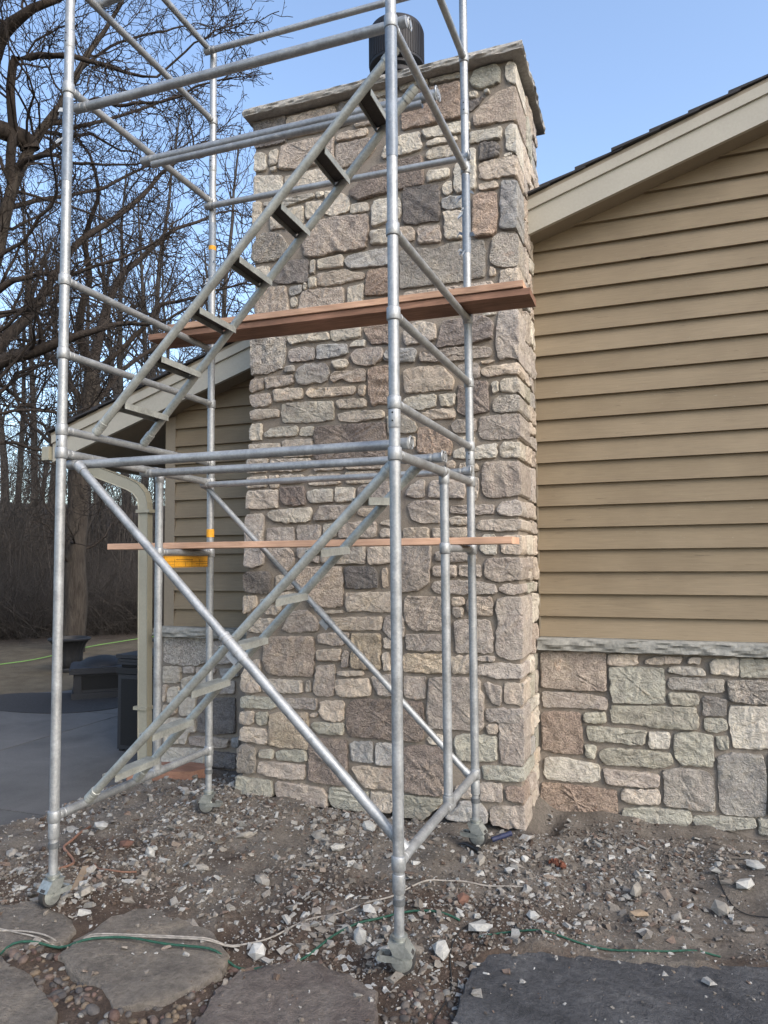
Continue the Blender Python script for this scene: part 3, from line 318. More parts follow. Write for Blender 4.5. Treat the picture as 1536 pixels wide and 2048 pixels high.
LIMBS = {'oak': [[(-10.24, 10.96, 0.11, 0.214), (-10.25, 10.95, 1.96, 0.197), (-10.23, 10.97, 3.38, 0.189), (-10.13, 11.06, 4.63, 0.162), (-10.09, 11.1, 5.31, 0.144)], [(-10.09, 11.1, 5.31, 0.105), (-10.03, 10.81, 5.81, 0.089), (-9.91, 10.59, 6.13, 0.074), (-9.63, 10.5, 6.8, 0.059), (-9.55, 10.23, 7.52, 0.045), (-9.24, 10.18, 8.18, 0.036), (-9.11, 9.96, 8.68, 0.026)], [(-10.09, 11.1, 5.31, 0.115), (-10.2, 11.34, 5.97, 0.098), (-10.26, 11.61, 6.56, 0.085), (-10.21, 11.99, 7.51, 0.067), (-9.91, 12.56, 8.32, 0.053), (-9.58, 13.13, 8.94, 0.038), (-9.11, 13.76, 9.47, 0.028)], [(-10.01, 11.17, 5.9, 0.058), (-9.41, 11.36, 6.18, 0.048), (-8.76, 11.56, 6.75, 0.038), (-8.09, 11.73, 6.82, 0.029), (-7.41, 11.88, 6.97, 0.019)], [(-10.13, 11.06, 4.63, 0.057), (-10.03, 11.82, 5.57, 0.045), (-9.89, 12.57, 6.17, 0.042), (-9.54, 13.46, 6.93, 0.033), (-9.28, 14.24, 8.18, 0.023)], [(-10.13, 11.06, 4.63, 0.067), (-10.6, 10.96, 5.23, 0.053), (-11.03, 10.89, 5.84, 0.044), (-11.35, 10.92, 6.88, 0.034), (-11.41, 11.21, 7.81, 0.025)], [(-10.23, 10.97, 3.38, 0.047), (-10.83, 10.86, 4.07, 0.038), (-11.31, 10.84, 4.39, 0.029), (-11.75, 10.86, 5.12, 0.025)]], 'maple': [[(-8.58, 6.88, 0.45, 0.222), (-8.6, 6.92, 1.91, 0.199), (-8.6, 6.99, 3.21, 0.176), (-8.56, 7.11, 4.16, 0.153), (-8.46, 7.29, 5.36, 0.115), (-8.38, 7.44, 6.06, 0.093), (-8.33, 7.56, 6.79, 0.08), (-8.28, 7.67, 7.25, 0.071), (-8.19, 7.83, 7.82, 0.061), (-7.98, 8.11, 8.5, 0.051), (-7.8, 8.34, 9.2, 0.041), (-7.52, 8.64, 9.97, 0.03), (-7.34, 8.86, 10.72, 0.023)], [(-8.5, 6.99, 3.86, 0.111), (-8.04, 7.19, 4.3, 0.092), (-7.69, 7.26, 4.48, 0.085), (-7.29, 7.36, 4.59, 0.068), (-6.88, 7.45, 4.7, 0.045), (-6.38, 7.61, 4.82, 0.029), (-5.87, 7.74, 4.83, 0.019), (-5.39, 7.82, 5.06, 0.013)], [(-8.46, 7.03, 4.13, 0.098), (-8.33, 7.43, 4.87, 0.085), (-8.25, 7.77, 5.22, 0.077), (-8.28, 7.98, 5.45, 0.068), (-8.19, 8.31, 6.1, 0.055), (-8.19, 8.55, 6.48, 0.049), (-7.85, 9.08, 7.13, 0.043), (-7.7, 9.42, 7.54, 0.036), (-7.53, 9.77, 8.1, 0.029), (-7.18, 10.23, 8.7, 0.017)], [(-8.33, 7.18, 5.31, 0.053), (-7.95, 7.31, 5.5, 0.04), (-7.56, 7.43, 5.59, 0.033), (-7.11, 7.59, 5.58, 0.027), (-6.66, 7.73, 5.74, 0.02), (-6.1, 7.93, 6.0, 0.013)], [(-8.47, 7.02, 7.04, 0.067), (-8.13, 7.13, 8.76, 0.054), (-7.79, 7.23, 8.68, 0.044), (-7.48, 7.28, 8.56, 0.043), (-7.18, 7.31, 8.55, 0.036), (-6.74, 7.47, 8.36, 0.03), (-6.43, 7.5, 8.16, 0.023), (-5.97, 7.63, 8.03, 0.016), (-5.57, 7.7, 8.28, 0.013)], [(-8.49, 7.0, 7.94, 0.114), (-8.14, 7.14, 8.86, 0.095), (-7.94, 7.12, 8.96, 0.08), (-7.66, 7.18, 9.1, 0.06), (-7.33, 7.28, 9.22, 0.043), (-6.87, 7.5, 9.46, 0.03), (-6.33, 7.74, 9.56, 0.02)], [(-8.42, 7.08, 8.32, 0.047), (-8.38, 7.38, 8.43, 0.042), (-8.32, 7.7, 8.45, 0.036), (-8.29, 7.97, 8.86, 0.033), (-8.17, 8.33, 9.35, 0.026), (-7.82, 8.88, 9.89, 0.02), (-7.29, 9.54, 10.37, 0.016)], [(-8.29, 7.68, 7.25, 0.042), (-8.21, 8.11, 7.78, 0.033), (-8.14, 8.52, 8.34, 0.03), (-7.98, 8.99, 8.69, 0.024), (-7.68, 9.56, 9.16, 0.02), (-7.45, 10.04, 9.61, 0.017)], [(-8.32, 7.19, 7.38, 0.044), (-7.98, 7.28, 7.43, 0.037), (-7.67, 7.32, 7.31, 0.03), (-7.27, 7.44, 7.16, 0.023), (-6.81, 7.59, 7.0, 0.017), (-6.35, 7.72, 6.98, 0.013)], [(-8.14, 7.4, 6.68, 0.038), (-8.19, 7.93, 7.08, 0.032), (-8.14, 8.54, 7.33, 0.027), (-8.04, 9.18, 7.78, 0.024), (-7.63, 10.03, 8.59, 0.017), (-7.25, 10.79, 9.19, 0.013)], [(-7.71, 7.84, 8.28, 0.032), (-7.28, 8.08, 8.38, 0.029), (-6.92, 8.23, 8.27, 0.025), (-6.44, 8.45, 8.33, 0.018), (-5.98, 8.63, 8.56, 0.014)], [(-8.33, 7.18, 7.91, 0.041), (-8.46, 7.79, 8.24, 0.036), (-8.49, 8.48, 8.39, 0.031), (-8.47, 9.19, 8.73, 0.024), (-8.45, 9.88, 8.77, 0.017)]]}
# ------------------------------------------------------------------ ground
def sm(t): t = np.clip(t, 0, 1); return t*t*(3-2*t)
_rg = np.random.default_rng(5)
_wv = [(_rg.normal(0, 1, 2)*f, _rg.uniform(0, 6.28), a) for f, a in ((2.2, .012), (3.1, .012), (4.6, .011), (7, .009), (11, .007), (17, .0055), (26, .004), (38, .0028), (55, .002))]
def gz(x, y):
    x = np.asarray(x, float); y = np.asarray(y, float)
    u = -.66*x+.75*y
    z = np.full(np.broadcast(x, y).shape, .048)
    z = z+.022*sm((y-3.9)/.6)*sm((x+3.3)/.3)
    z = z-.075*sm((x+.95)/.35)*sm((y-4.3)/.8)
    z = z-.028*sm((3.15-y)/.35)
    edge = -4.12-np.maximum(0, 3.9-y)*1.2
    out = sm((edge+.28-x)/.34)
    wob = sum(a*np.sin(k[0]*x+k[1]*y+ph) for k, ph, a in _wv)
    near = sm((u+2)/1.0)*sm((12-u)/2.0)
    z = z*(1-out)+(-.035)*out+wob*(.25+.75*(1-out))*near*(1-.8*out)
    far = sm((u-11.0)/1.0)
    z = z*(1-far)+far*(.005+np.clip(u-11, 0, 7)*.016)
    z = z+5.2*sm((u-17.5)/34)+far*.25*np.sin(x*.23+1)*np.sin(y*.19)*sm((u-18)/6)
    # hollows: at the foot of the chimney and in the corner where it meets the house
    z = z-.13*np.exp(-(((x+.74)/.085)**2+((y-4.98)/.16)**2))-.06*np.exp(-(((x+1.95)/.38)**2+((y-4.72)/.075)**2))
    for cx_, cy_, g0_ in ((-2.869, 2.953, .046), (-1.048, 2.953, .052), (-2.869, 4.303, .062), (-1.048, 4.303, .078)):
        w = np.exp(-((x-cx_)**2+(y-cy_)**2)/.0196); z = z*(1-w)+(g0_-.006)*w
    return z
def axis(lo, hi, st, far):
    a = list(np.arange(lo, hi, st)); s = st; q = a[-1]
    while q < far: s *= 1.22; q += s; a.append(q)
    s = st; q = a[0]; b = []
    while q > -far: s *= 1.22; q -= s; b.append(q)
    return np.array(b[::-1]+a)
gx, gy = axis(-4.7, 1.5, .022, 420), axis(1.9, 5.45, .022, 420)
FLAGS = [
 ([(-3.109,2.859),(-2.987,2.959),(-2.684,2.874),(-2.572,2.787),(-2.548,2.701),(-2.663,2.615),(-2.771,2.554),(-2.953,2.558),(-3.159,2.732)], 'flag', 'grey brown flagstone under the front left scaffold caster'),
 ([(-2.50,2.709),(-2.50,2.93),(-2.398,3.098),(-2.236,3.058),(-1.971,2.976),(-1.802,2.854),(-1.737,2.733),(-1.834,2.529),(-1.99,2.371),(-2.128,2.461),(-2.345,2.516),(-2.48,2.603)], 'flag', 'large tan grey flagstone crossed by the green and white cords'),
 ([(-2.848,2.419),(-2.719,2.507),(-2.473,2.432),(-2.261,2.325),(-2.164,2.275),(-2.114,2.154),(-2.156,1.998),(-2.285,1.952),(-2.8,1.95)], 'flag', 'grey flagstone cut off by the lower left corner of the photo'),
 ([(-1.632,2.356),(-1.695,2.597),(-1.678,2.753),(-1.518,2.891),(-1.39,2.916),(-1.234,2.872),(-1.085,2.796),(-1.02,2.575),(-1.024,2.378),(-1.2,2.2),(-1.467,2.219)], 'flagred', 'reddish grey flagstone at the bottom edge left of the front right caster'),
 ([(-.747,2.40),(-.768,2.891),(-.77,3.198),(-.576,3.31),(-.288,3.349),(.067,3.413),(.367,3.5),(.763,3.582),(1.3,3.65),(1.3,2.40)], 'flagblue', 'big dark blue grey stone slab at the lower right')]
def inside(P, x, y):
    c = False; n = len(P)
    for i in range(n):
        a, b = P[i], P[(i+1) % n]
        if (a[1] > y) != (b[1] > y) and x < (b[0]-a[0])*(y-a[1])/(b[1]-a[1])+a[0]: c = not c
    return c
XX, YY = np.meshgrid(gx, gy); ZZ = gz(XX, YY)
for _P, _, _ in FLAGS:
    _a = np.array(_P); _s = (XX > _a[:, 0].min()) & (XX < _a[:, 0].max()) & (YY > _a[:, 1].min()) & (YY < _a[:, 1].max())
    for _i, _j in zip(*np.nonzero(_s)):
        if all(inside(_P, XX[_i, _j]+_e, YY[_i, _j]+_f) for _e, _f in ((.03, 0), (-.03, 0), (0, .03), (0, -.03))): ZZ[_i, _j] = min(ZZ[_i, _j], .012)
nx, ny = len(gx), len(gy)
idx = np.arange(nx*ny).reshape(ny, nx)
q = np.stack([idx[:-1, :-1], idx[:-1, 1:], idx[1:, 1:], idx[1:, :-1]], -1).reshape(-1, 4)
tag(mesh_obj('ground', np.stack([XX, YY, ZZ], -1).reshape(-1, 3), q.tolist(), M['ground'], smooth=True), kind='structure')

def clip(poly, a, b, c):           # keep a*x+b*y<=c
    out = []
    for i in range(len(poly)):
        p, q = poly[i], poly[(i+1) % len(poly)]
        dp, dq = a*p[0]+b*p[1]-c, a*q[0]+b*q[1]-c
        if dp <= 0: out.append(p)
        if dp*dq < 0:
            t = dp/(dp-dq); out.append((p[0]+(q[0]-p[0])*t, p[1]+(q[1]-p[1])*t))
    return out
def prism(poly, z0, z1):
    n = len(poly)
    vs = [(x, y, z0) for x, y in poly]+[(x, y, z1) for x, y in poly]
    return vs, [tuple(reversed(range(n))), tuple(range(n, 2*n))]+[(i, (i+1) % n, n+(i+1) % n, n+i) for i in range(n)]
patio = bpy.data.objects.new('patio', None); COL.objects.link(patio); patio.location = (-6, 6, 0); tag(patio, kind='structure')
jx = [-3.86, -5.79, -7.6, -9.4, -11.2, -13.0]; jy = [2.2, 4.05, 6.95, 9.0, 11.0, 13.0]
for i in range(5):
    for j in range(5):
        g = .007
        P = [(jx[i+1]+g, jy[j]+g), (jx[i]-g, jy[j]+g), (jx[i]-g, jy[j+1]-g), (jx[i+1]+g, jy[j+1]-g)]
        P = clip(P, -.66, .75, 11.0)
        if j > 0 and i == 0: P = clip(P, 1, 0, -4.02)
        if len(P) < 3: continue
        c = (sum(p[0] for p in P)/len(P), sum(p[1] for p in P)/len(P), 0)
        vs, fs = prism(P, -.09, 0.0)
        mesh_obj('slab', vs, fs, M['concrete'], patio, c)
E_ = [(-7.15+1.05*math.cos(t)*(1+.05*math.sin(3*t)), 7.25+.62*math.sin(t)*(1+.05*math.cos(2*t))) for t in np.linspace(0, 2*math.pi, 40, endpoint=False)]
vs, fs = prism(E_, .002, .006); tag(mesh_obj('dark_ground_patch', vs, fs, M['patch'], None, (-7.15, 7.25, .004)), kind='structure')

# ------------------------------------------------------------------ stones
TINT = dict(l=(.56, .52, .44, .12), w=(.53, .465, .385, .15), v=(.455, .405, .352, .35), g=(.40, .39, .365, .2), m=(.335, .315, .28, .45), d=(.225, .21, .196, .5),
            b=(.30, .258, .226, .75), p=(.49, .42, .35, .7), r=(.42, .335, .27, .8), s=(.46, .43, .38, 1.0), n=(.43, .415, .345, .25), t=(.52, .44, .335, .5))
srng = random.Random(11)
def outline(P, step=.024, jit=.0022, rnd=1):
    for _ in range(rnd):
        Q = []
        for i in range(len(P)):
            a, b = P[i], P[(i+1) % len(P)]
            L = math.hypot(b[0]-a[0], b[1]-a[1]); t = min(.22, .011/max(L, 1e-6))
            Q += [(a[0]+(b[0]-a[0])*t, a[1]+(b[1]-a[1])*t), (b[0]+(a[0]-b[0])*t, b[1]+(a[1]-b[1])*t)]
        P = Q
    out = []
    for i in range(len(P)):
        a, b = P[i], P[(i+1) % len(P)]; L = math.hypot(b[0]-a[0], b[1]-a[1]); k = max(1, int(round(L/step)))
        for j in range(k):
            t = j/k; out.append((a[0]+(b[0]-a[0])*t, a[1]+(b[1]-a[1])*t))
    p = np.array(out)
    ph = [(srng.uniform(40, 150), srng.uniform(40, 150), srng.uniform(0, 6.28)) for _ in range(4)]
    w = sum(np.sin(p[:, 0]*a+p[:, 1]*b+c) for a, b, c in ph)*jit*.7
    cen = p.mean(0); d = p-cen; d /= np.maximum(np.linalg.norm(d, axis=1), 1e-6)[:, None]
    return p+d*(w+.004)[:, None]+np.array([[srng.gauss(0, jit*.5), srng.gauss(0, jit*.5)] for _ in range(len(p))])
def stone(poly, to3, code, parent, proud=.03, back=.03, rough=None):
    """poly: outline on the wall's face; to3(u, v, out) -> world; a rock-faced stone that stands proud of its joint."""
    p = outline(poly); n = len(p); cen = p.mean(0)
    d = p-cen; r = np.maximum(np.linalg.norm(d, axis=1), 1e-6)
    rmin = r.min()
    tint = TINT[code]; rg = rough if rough is not None else (.0045+.0045*tint[3])
    ph = [(srng.gauss(0, 1)*f, srng.gauss(0, 1)*f, srng.uniform(0, 6.28), a) for f, a in ((14, .5), (24, .5), (42, .5), (75, .5), (120, .4))]
    def bumpf(q): return sum(a*np.sin(q[:, 0]*kx+q[:, 1]*ky+c) for kx, ky, c, a in ph)*rg
    tilt = (srng.uniform(-.05, .05), srng.uniform(-.06, .06))
    base = proud*srng.uniform(.75, 1.2)
    rings = [(0, -back), (0, base*.30)]
    def ins(dist): return cen+d*np.maximum(.1, 1-dist/r)[:, None]
    V = [(p, np.full(n, -back)), (ins(.001), np.full(n, base*.62)), (ins(min(.0035, rmin*.15)), None), (ins(min(.013, rmin*.35)), None)]
    k = 6 if rmin > .09 else (4 if rmin > .05 else 3)
    for j in range(1, k): V.append((cen+d*np.maximum(.1, 1-min(.013, rmin*.35)/r)[:, None]*(1-j/k), None))
    pts = []; nr = 0
    for i, (q, o) in enumerate(V):
        if o is None:
            lift = .86 if i == 2 else 1.0
            o = base*lift+bumpf(q)*(.5 if i == 2 else 1)+(q-cen)@np.array(tilt)
            o = np.maximum(o, base*.62)
        pts += [to3(a[0], a[1], b) for a, b in zip(q, o)]; nr += 1
    pts.append(to3(cen[0], cen[1], base+float(bumpf(cen[None])[0])))
    F = []
    for i in range(nr-1):
        for j in range(n):
            j2 = (j+1) % n; F.append((i*n+j, i*n+j2, (i+1)*n+j2, (i+1)*n+j))
    L = (nr-1)*n
    for j in range(n): F.append((L+j, L+(j+1) % n, len(pts)-1))
    og = to3(cen[0], cen[1], 0)
    o = mesh_obj('stone', pts, F, M['stone'], parent, og, True, 26)
    f = srng.uniform(.80, 1.04); h = srng.uniform(-.02, .02)
    o.color = (tint[0]*(f+h), tint[1]*f, tint[2]*(f-h), tint[3])
    return o
def decode(s):
    for e in s.split('|'):
        yield e[0], e[1] == '+', [tuple(int(k)/1000 for k in q.split(',')) for q in e[2:].split(' ')]

# ------------------------------------------------------------------ chimney
YC, YW = 4.70, 5.33
chim = thing('chimney', (-1.83, 5.0, .05), 'tall rubble stone chimney with a slab cap against the house gable', 'chimney')
def xr(z): return -.795-.04*(5-z)/5
def xl(z): return -2.79-.10*max(0, (3.4-z))/3.4 if z < 3.4 else -2.79
mb = MB(); lev = [.115, 1.2, 2.3, 3.4, 5.05]
for z in lev: mb.v += [(xl(z)+.022, YC+.022, z), (xr(z)-.022, YC+.022, z), (xr(z)-.022, 5.58, z), (xl(z)+.022, 5.58, z)]
for i in range(len(lev)-1):
    for k in range(4): mb.f.append((i*4+k, i*4+(k+1) % 4, i*4+4+(k+1) % 4, i*4+4+k))
mb.f += [(3, 2, 1, 0), (16, 17, 18, 19)]
mb.build('mortar_body', M['mortar'], chim)
MB().box((-2.8, YC+.12, -.25), (-.92, 5.5, .114)).build('footing', M['foot'], chim)
front = lambda u, v, o: (u, YC+.018-o, v)
quoin = []
for code, corner, P in decode(CH):
    if corner:
        zz = [p[1] for p in P]; ret = srng.choice((.17, .24, .36)); quoin.append((min(zz), max(zz), ret))
        stone(P, front, code, chim, .018, ret, .005)
    else: stone(P, front, code, chim, .021, .14 if min(p[0] for p in P) < -2.76 else .03)
# right flank of the chimney: stones between the quoins and the house wall (above the roof they run on)
side = lambda u, v, o: (xr(v)-.016+o, u, v)
quoin.sort(); zc = .10
for k, (z0, z1, ret) in enumerate(quoin):
    top = (z1+quoin[k+1][0])/2 if k+1 < len(quoin) else 5.03
    yend = 5.325 if top < 4.25 else 5.575
    y = YC+ret+.022
    n = 1 if yend-y < .26 else 2
    cuts = [y]+[y+(yend-y)*(i+1)/n+(srng.uniform(-.05, .05) if i+1 < n else 0) for i in range(n)]
    for i in range(n):
        a, b = cuts[i], cuts[i+1]-.020; h = top-zc
        if b-a < .05: continue
        rows = 1 if h < .17 or srng.random() < .35 else 2
        zz = [zc]+[zc+h*(j+1)/rows+(srng.uniform(-.02, .02) if j+1 < rows else 0) for j in range(rows)]
        for j in range(rows):
            s0, s1 = srng.uniform(-.010, .010), srng.uniform(-.010, .010)
            P = [(a, zz[j]+.010+s0), (b, zz[j]+.010-s0), (b+srng.uniform(-.006, .004), zz[j+1]-.010+s1), (a+srng.uniform(-.004, .008), zz[j+1]-.010-s1)]
            stone(P, side, srng.choice('llwvvngpw'), chim, .024, .03)
    zc = top
# cap slab with a rock-faced rim
def rock_slab(name, x0, x1, y0, y1, z0, z1, mat, parent, st=.018, amp=.006, seed=1):
    rg = random.Random(seed); ring = []
    def line(a, b):
        L = math.hypot(b[0]-a[0], b[1]-a[1]); k = max(2, int(L/st))
        return [(a[0]+(b[0]-a[0])*i/k, a[1]+(b[1]-a[1])*i/k) for i in range(k)]
    for a, b in (((x0, y0), (x1, y0)), ((x1, y0), (x1, y1)), ((x1, y1), (x0, y1)), ((x0, y1), (x0, y0))): ring += line(a, b)
    n = len(ring); cx, cy_ = (x0+x1)/2, (y0+y1)/2; V = []; F = []
    hs = [0, .10, .30, .5, .72, .9, 1.0]; insv = [.003, 0, -.003, -.004, -.001, .004, .012]
    nz = np.random.default_rng(seed).normal(0, 1, (len(hs), n))
    for _ in range(3): nz = (np.roll(nz, 1, 1)+nz*2+np.roll(nz, -1, 1))/4
    nz = nz*1.7+.6*np.sin(np.arange(n)*.21+seed)*np.sin(np.arange(n)*.077)
    for hi, (h, ii) in enumerate(zip(hs, insv)):
        for ri, (x, y) in enumerate(ring):
            k = ii+nz[hi, ri]*amp*(1.0 if 0 < h < 1 else .35)
            nxn = -1 if abs(x-x0) < 1e-6 else (1 if abs(x-x1) < 1e-6 else 0); nyn = -1 if abs(y-y0) < 1e-6 else (1 if abs(y-y1) < 1e-6 else 0)
            V.append((x-nxn*k, y-nyn*k, z0+(z1-z0)*h+(nz[hi, ri]*amp*.25 if 0 < h else 0)))
    for i in range(len(hs)-1):
        for j in range(n): F.append((i*n+j, i*n+(j+1) % n, (i+1)*n+(j+1) % n, (i+1)*n+j))
    F.append(tuple(reversed(range(n)))); F.append(tuple((len(hs)-1)*n+j for j in range(n)))
    return mesh_obj(name, V, F, mat, parent, (cx, cy_, z0))
rock_slab('cap_slab', -2.826, -.737, 4.62, 5.68, 5.052, 5.112, M['cap'], chim, seed=3)

# ------------------------------------------------------------------ flue
FX, FY = -1.745, 5.04
flue = thing('chimney_flue', (FX, FY, 5.112), 'round black ribbed metal flue terminal on top of the chimney', 'flue')
MB().lathe((FX, FY, 5.112), [(.20, 0), (.20, .03), (.165, .06), (.15, .20), (.135, .28)], 36).build('collar', M['flue'], flue, True)
MB().lathe((FX, FY, 5.112), [(.150, .19), (.172, .20), (.172, .225), (.150, .235), (.150, .25), (.172, .265), (.172, .285), (.15, .295)], 40).build('band', M['flue'], flue, True)
sh = MB().lathe((FX, FY, 5.112), [(.185, .295), (.205, .31), (.205, .585), (.195, .61), (.14, .632), (.02, .642)], 48).build('shroud', M['flue'], flue, True)
rb = MB()
for k in range(64):
    t = 2*math.pi*k/64; d = Vector((math.cos(t), math.sin(t), 0)); rb.obox(Vector((FX, FY, 5.112+.452))+d*.205, d, (-d.y, d.x, 0), (0, 0, 1), .004, .0042, .120)
tag(rb.build('ribs', M['flue'], sh), kind='stuff')

# ------------------------------------------------------------------ house
SL = .325
def zfb(x): return 4.004+SL*(x+.807)          # underside of the rake board
XWL = -3.98
house = thing('house', (-2, 6.5, 0), 'tan lap sided house gable over a rubble stone base with cream rake trim', 'house')
XE = 3.2
wall = MB()
prof = [(XWL, .0), (XE, .0), (XE, zfb(XE)+.1), (XWL, zfb(XWL)+.1)]
wall.add([(x, YW, z) for x, z in prof]+[(x, 9.5, z) for x, z in prof], [(0, 1, 2, 3), (7, 6, 5, 4), (0, 4, 5, 1), (1, 5, 6, 2), (2, 6, 7, 3), (3, 7, 4, 0)])
wall.build('wall_body', M['brown'], house)
# lap siding, board by board
zb = [1.19]+[1.335+.1545*k for k in range(30)]
def boards(x0, x1):
    for i in range(len(zb)-1):
        a, b = zb[i], zb[i+1]+.012
        P = clip([(x0, a), (x1, a), (x1, b), (x0, b)], -SL, 1, 4.004+SL*.807+.05)
        if len(P) < 3 or max(p[0] for p in P)-min(p[0] for p in P) < .02: continue
        n = len(P); h = b-a; dz = srng.uniform(-.0012, .0012)
        # a shallow arris at the butt, then the thin upper edge under the next board
        fy = lambda z: YW-.038+.031*(z-a)/h
        V = [(x, fy(z), z+dz) for x, z in P]+[(x, YW+.004, z+dz) for x, z in P]
        F = [tuple(range(n)), tuple(reversed(range(n, 2*n)))]+[(k, n+k, n+(k+1) % n, (k+1) % n) for k in range(n)]
        mesh_obj('siding_board', V, F, M['siding'], house, ((x0+x1)/2, YW, a))
boards(-.808, XE); boards(XWL+.09, -2.80)
MB().box((-.812, YW-.028, 1.19), (-.800, YW+.002, 4.0)).build('caulk_bead', M['brown'], house)
MB().box((XWL-.012, YW-.032, .25), (XWL+.088, YW+.05, 2.985)).build('corner_board', M['brown'], house)
# stone base
MB().box((-.84, 5.278, -.15), (XE, YW+.01, 1.106)).build('base_mortar', M['mortar'], house)
MB().box((XWL-.02, 5.278, -.15), (-2.83, YW+.01, 1.106)).build('base_mortar', M['mortar'], house)
base = lambda u, v, o: (u, 5.272-o, v)
for code, corner, P in decode(WR): stone(P, base, code, house, .024, .03)
for code, corner, P in decode(WL): stone(P, base, code, house, .024, .03)
wrg = random.Random(77)      # the base goes on past the picture's right edge
z_ = .02
while z_ < 1.07:
    hh = min(wrg.choice((.10, .14, .19, .25)), 1.088-z_); x_ = .700+wrg.uniform(0, .01)
    if 1.088-z_-hh < .07: hh = 1.088-z_
    while x_ < 2.6:
        ww = wrg.uniform(.14, .42); rows = 2 if hh > .18 and wrg.random() < .5 else 1
        for j in range(rows):
            za, zb_ = z_+hh*j/rows, z_+hh*(j+1)/rows; e = lambda: wrg.uniform(-.008, .008)
            stone([(x_+.012+e(), za+.012+e()), (x_+ww-.012+e(), za+.012+e()), (x_+ww-.012+e(), zb_-.012+e()), (x_+.012+e(), zb_-.012+e())], base, wrg.choice('nnlwvmnr'), house, .024, .03)
        x_ += ww
    z_ += hh
rock_slab('sill', -.815, XE, 5.200, 5.336, 1.106, 1.188, M['sill'], house, .018, .007, 5)
rock_slab('sill', XWL-.04, -2.845, 5.200, 5.336, 1.106, 1.188, M['sill'], house, .018, .007, 6)
# rake boards, trim strip, soffit, roof
def rake(name, xa, xb, ya, yb, lo, hi, mat):
    V = [(x, y, zfb(x)+h) for x in (xa, xb) for y in (ya, yb) for h in (lo, hi)]
    return mesh_obj(name, V, [(0, 1, 3, 2), (4, 6, 7, 5), (0, 4, 5, 1), (2, 3, 7, 6), (0, 2, 6, 4), (1, 5, 7, 3)], mat, house, ((xa+xb)/2, ya, zfb((xa+xb)/2)))
XEV = -5.04
for xa, xb in ((XEV, -2.79), (-.806, XE)):
    rake('rake_board', xa, xb, 5.085, 5.12, 0, .165, M['cream'])
    rake('rake_trim', xa, xb, 5.066, 5.12, .166, .236, M['cream'])
    rake('soffit', xa, xb, 5.121, YW+.02, .012, .03, M['brown'])
rake('soffit', XEV, XWL, YW+.021, 9.5, .012, .03, M['brown'])
rake('roof_deck', XEV-.01, XE, 5.07, 9.6, .238, .262, M['brown'])
n_c = 34; L = (XE-XEV)/n_c
for k in range(n_c):
    xa = XEV-.03+k*L; xb = xa+L+.07; ov = srng.uniform(-.012, .012)
    V = [(x, y, zfb(x)+h) for x in (xa, xb) for y, in ((5.045+ov,), (9.65,)) for h in ((.276, .296) if x == xa else (.262, .272))]
    mesh_obj('shingle_course', V, [(0, 1, 3, 2), (4, 6, 7, 5), (0, 4, 5, 1), (2, 3, 7, 6), (0, 2, 6, 4), (1, 5, 7, 3)], M['shingle'], house, (xa, 5.05, zfb(xa)))
# gutter on the eave and the downspout that leaves it
ge = zfb(XEV)
MB().box((XEV-.10, 5.06, ge+.02), (XEV-.02, 9.5, ge+.14)).build('gutter', M['down'], house)
def rect_pipe(name, pts, w, d, mat, parent):
    pts = [Vector(p) for p in pts]; V = []; F = []
    for i, p in enumerate(pts):
        t = (pts[min(i+1, len(pts)-1)]-pts[max(i-1, 0)]).normalized(); yv = Vector((0, 1, 0)); s_ = t.cross(yv).normalized()
        for a, b in ((-1, -1), (-.82, -1.0), (.82, -1.0), (1, -1), (1, 1), (-1, 1)):
            V.append(p+s_*(a*w/2)+yv*(b*d/2*(1.0 if abs(a) == 1 else .86)))
    for i in range(len(pts)-1):
        for k in range(6): F.append((i*6+k, i*6+(k+1) % 6, i*6+6+(k+1) % 6, i*6+6+k))
    F += [tuple(reversed(range(6))), tuple((len(pts)-1)*6+k for k in range(6))]
    return mesh_obj(name, V, F, mat, parent, pts[0])
ds = rect_pipe('downspout', [(-4.175, 5.27, 2.20), (-4.165, 5.27, 1.2), (-4.15, 5.27, .06)], .096, .07, M['down'], house)
rect_pipe('elbow', [(-5.02, 5.27, 2.72), (-4.95, 5.27, 2.64), (-4.86, 5.27, 2.60), (-4.62, 5.27, 2.515), (-4.34, 5.27, 2.415), (-4.26, 5.27, 2.375), (-4.20, 5.27, 2.31), (-4.178, 5.27, 2.24), (-4.176, 5.27, 2.17)], .100, .074, M['down'], ds)
for z in (2.16, .48): MB().box((-4.24, 5.222, z), (-4.10, 5.32, z+.028)).build('strap', M['down'], ds)
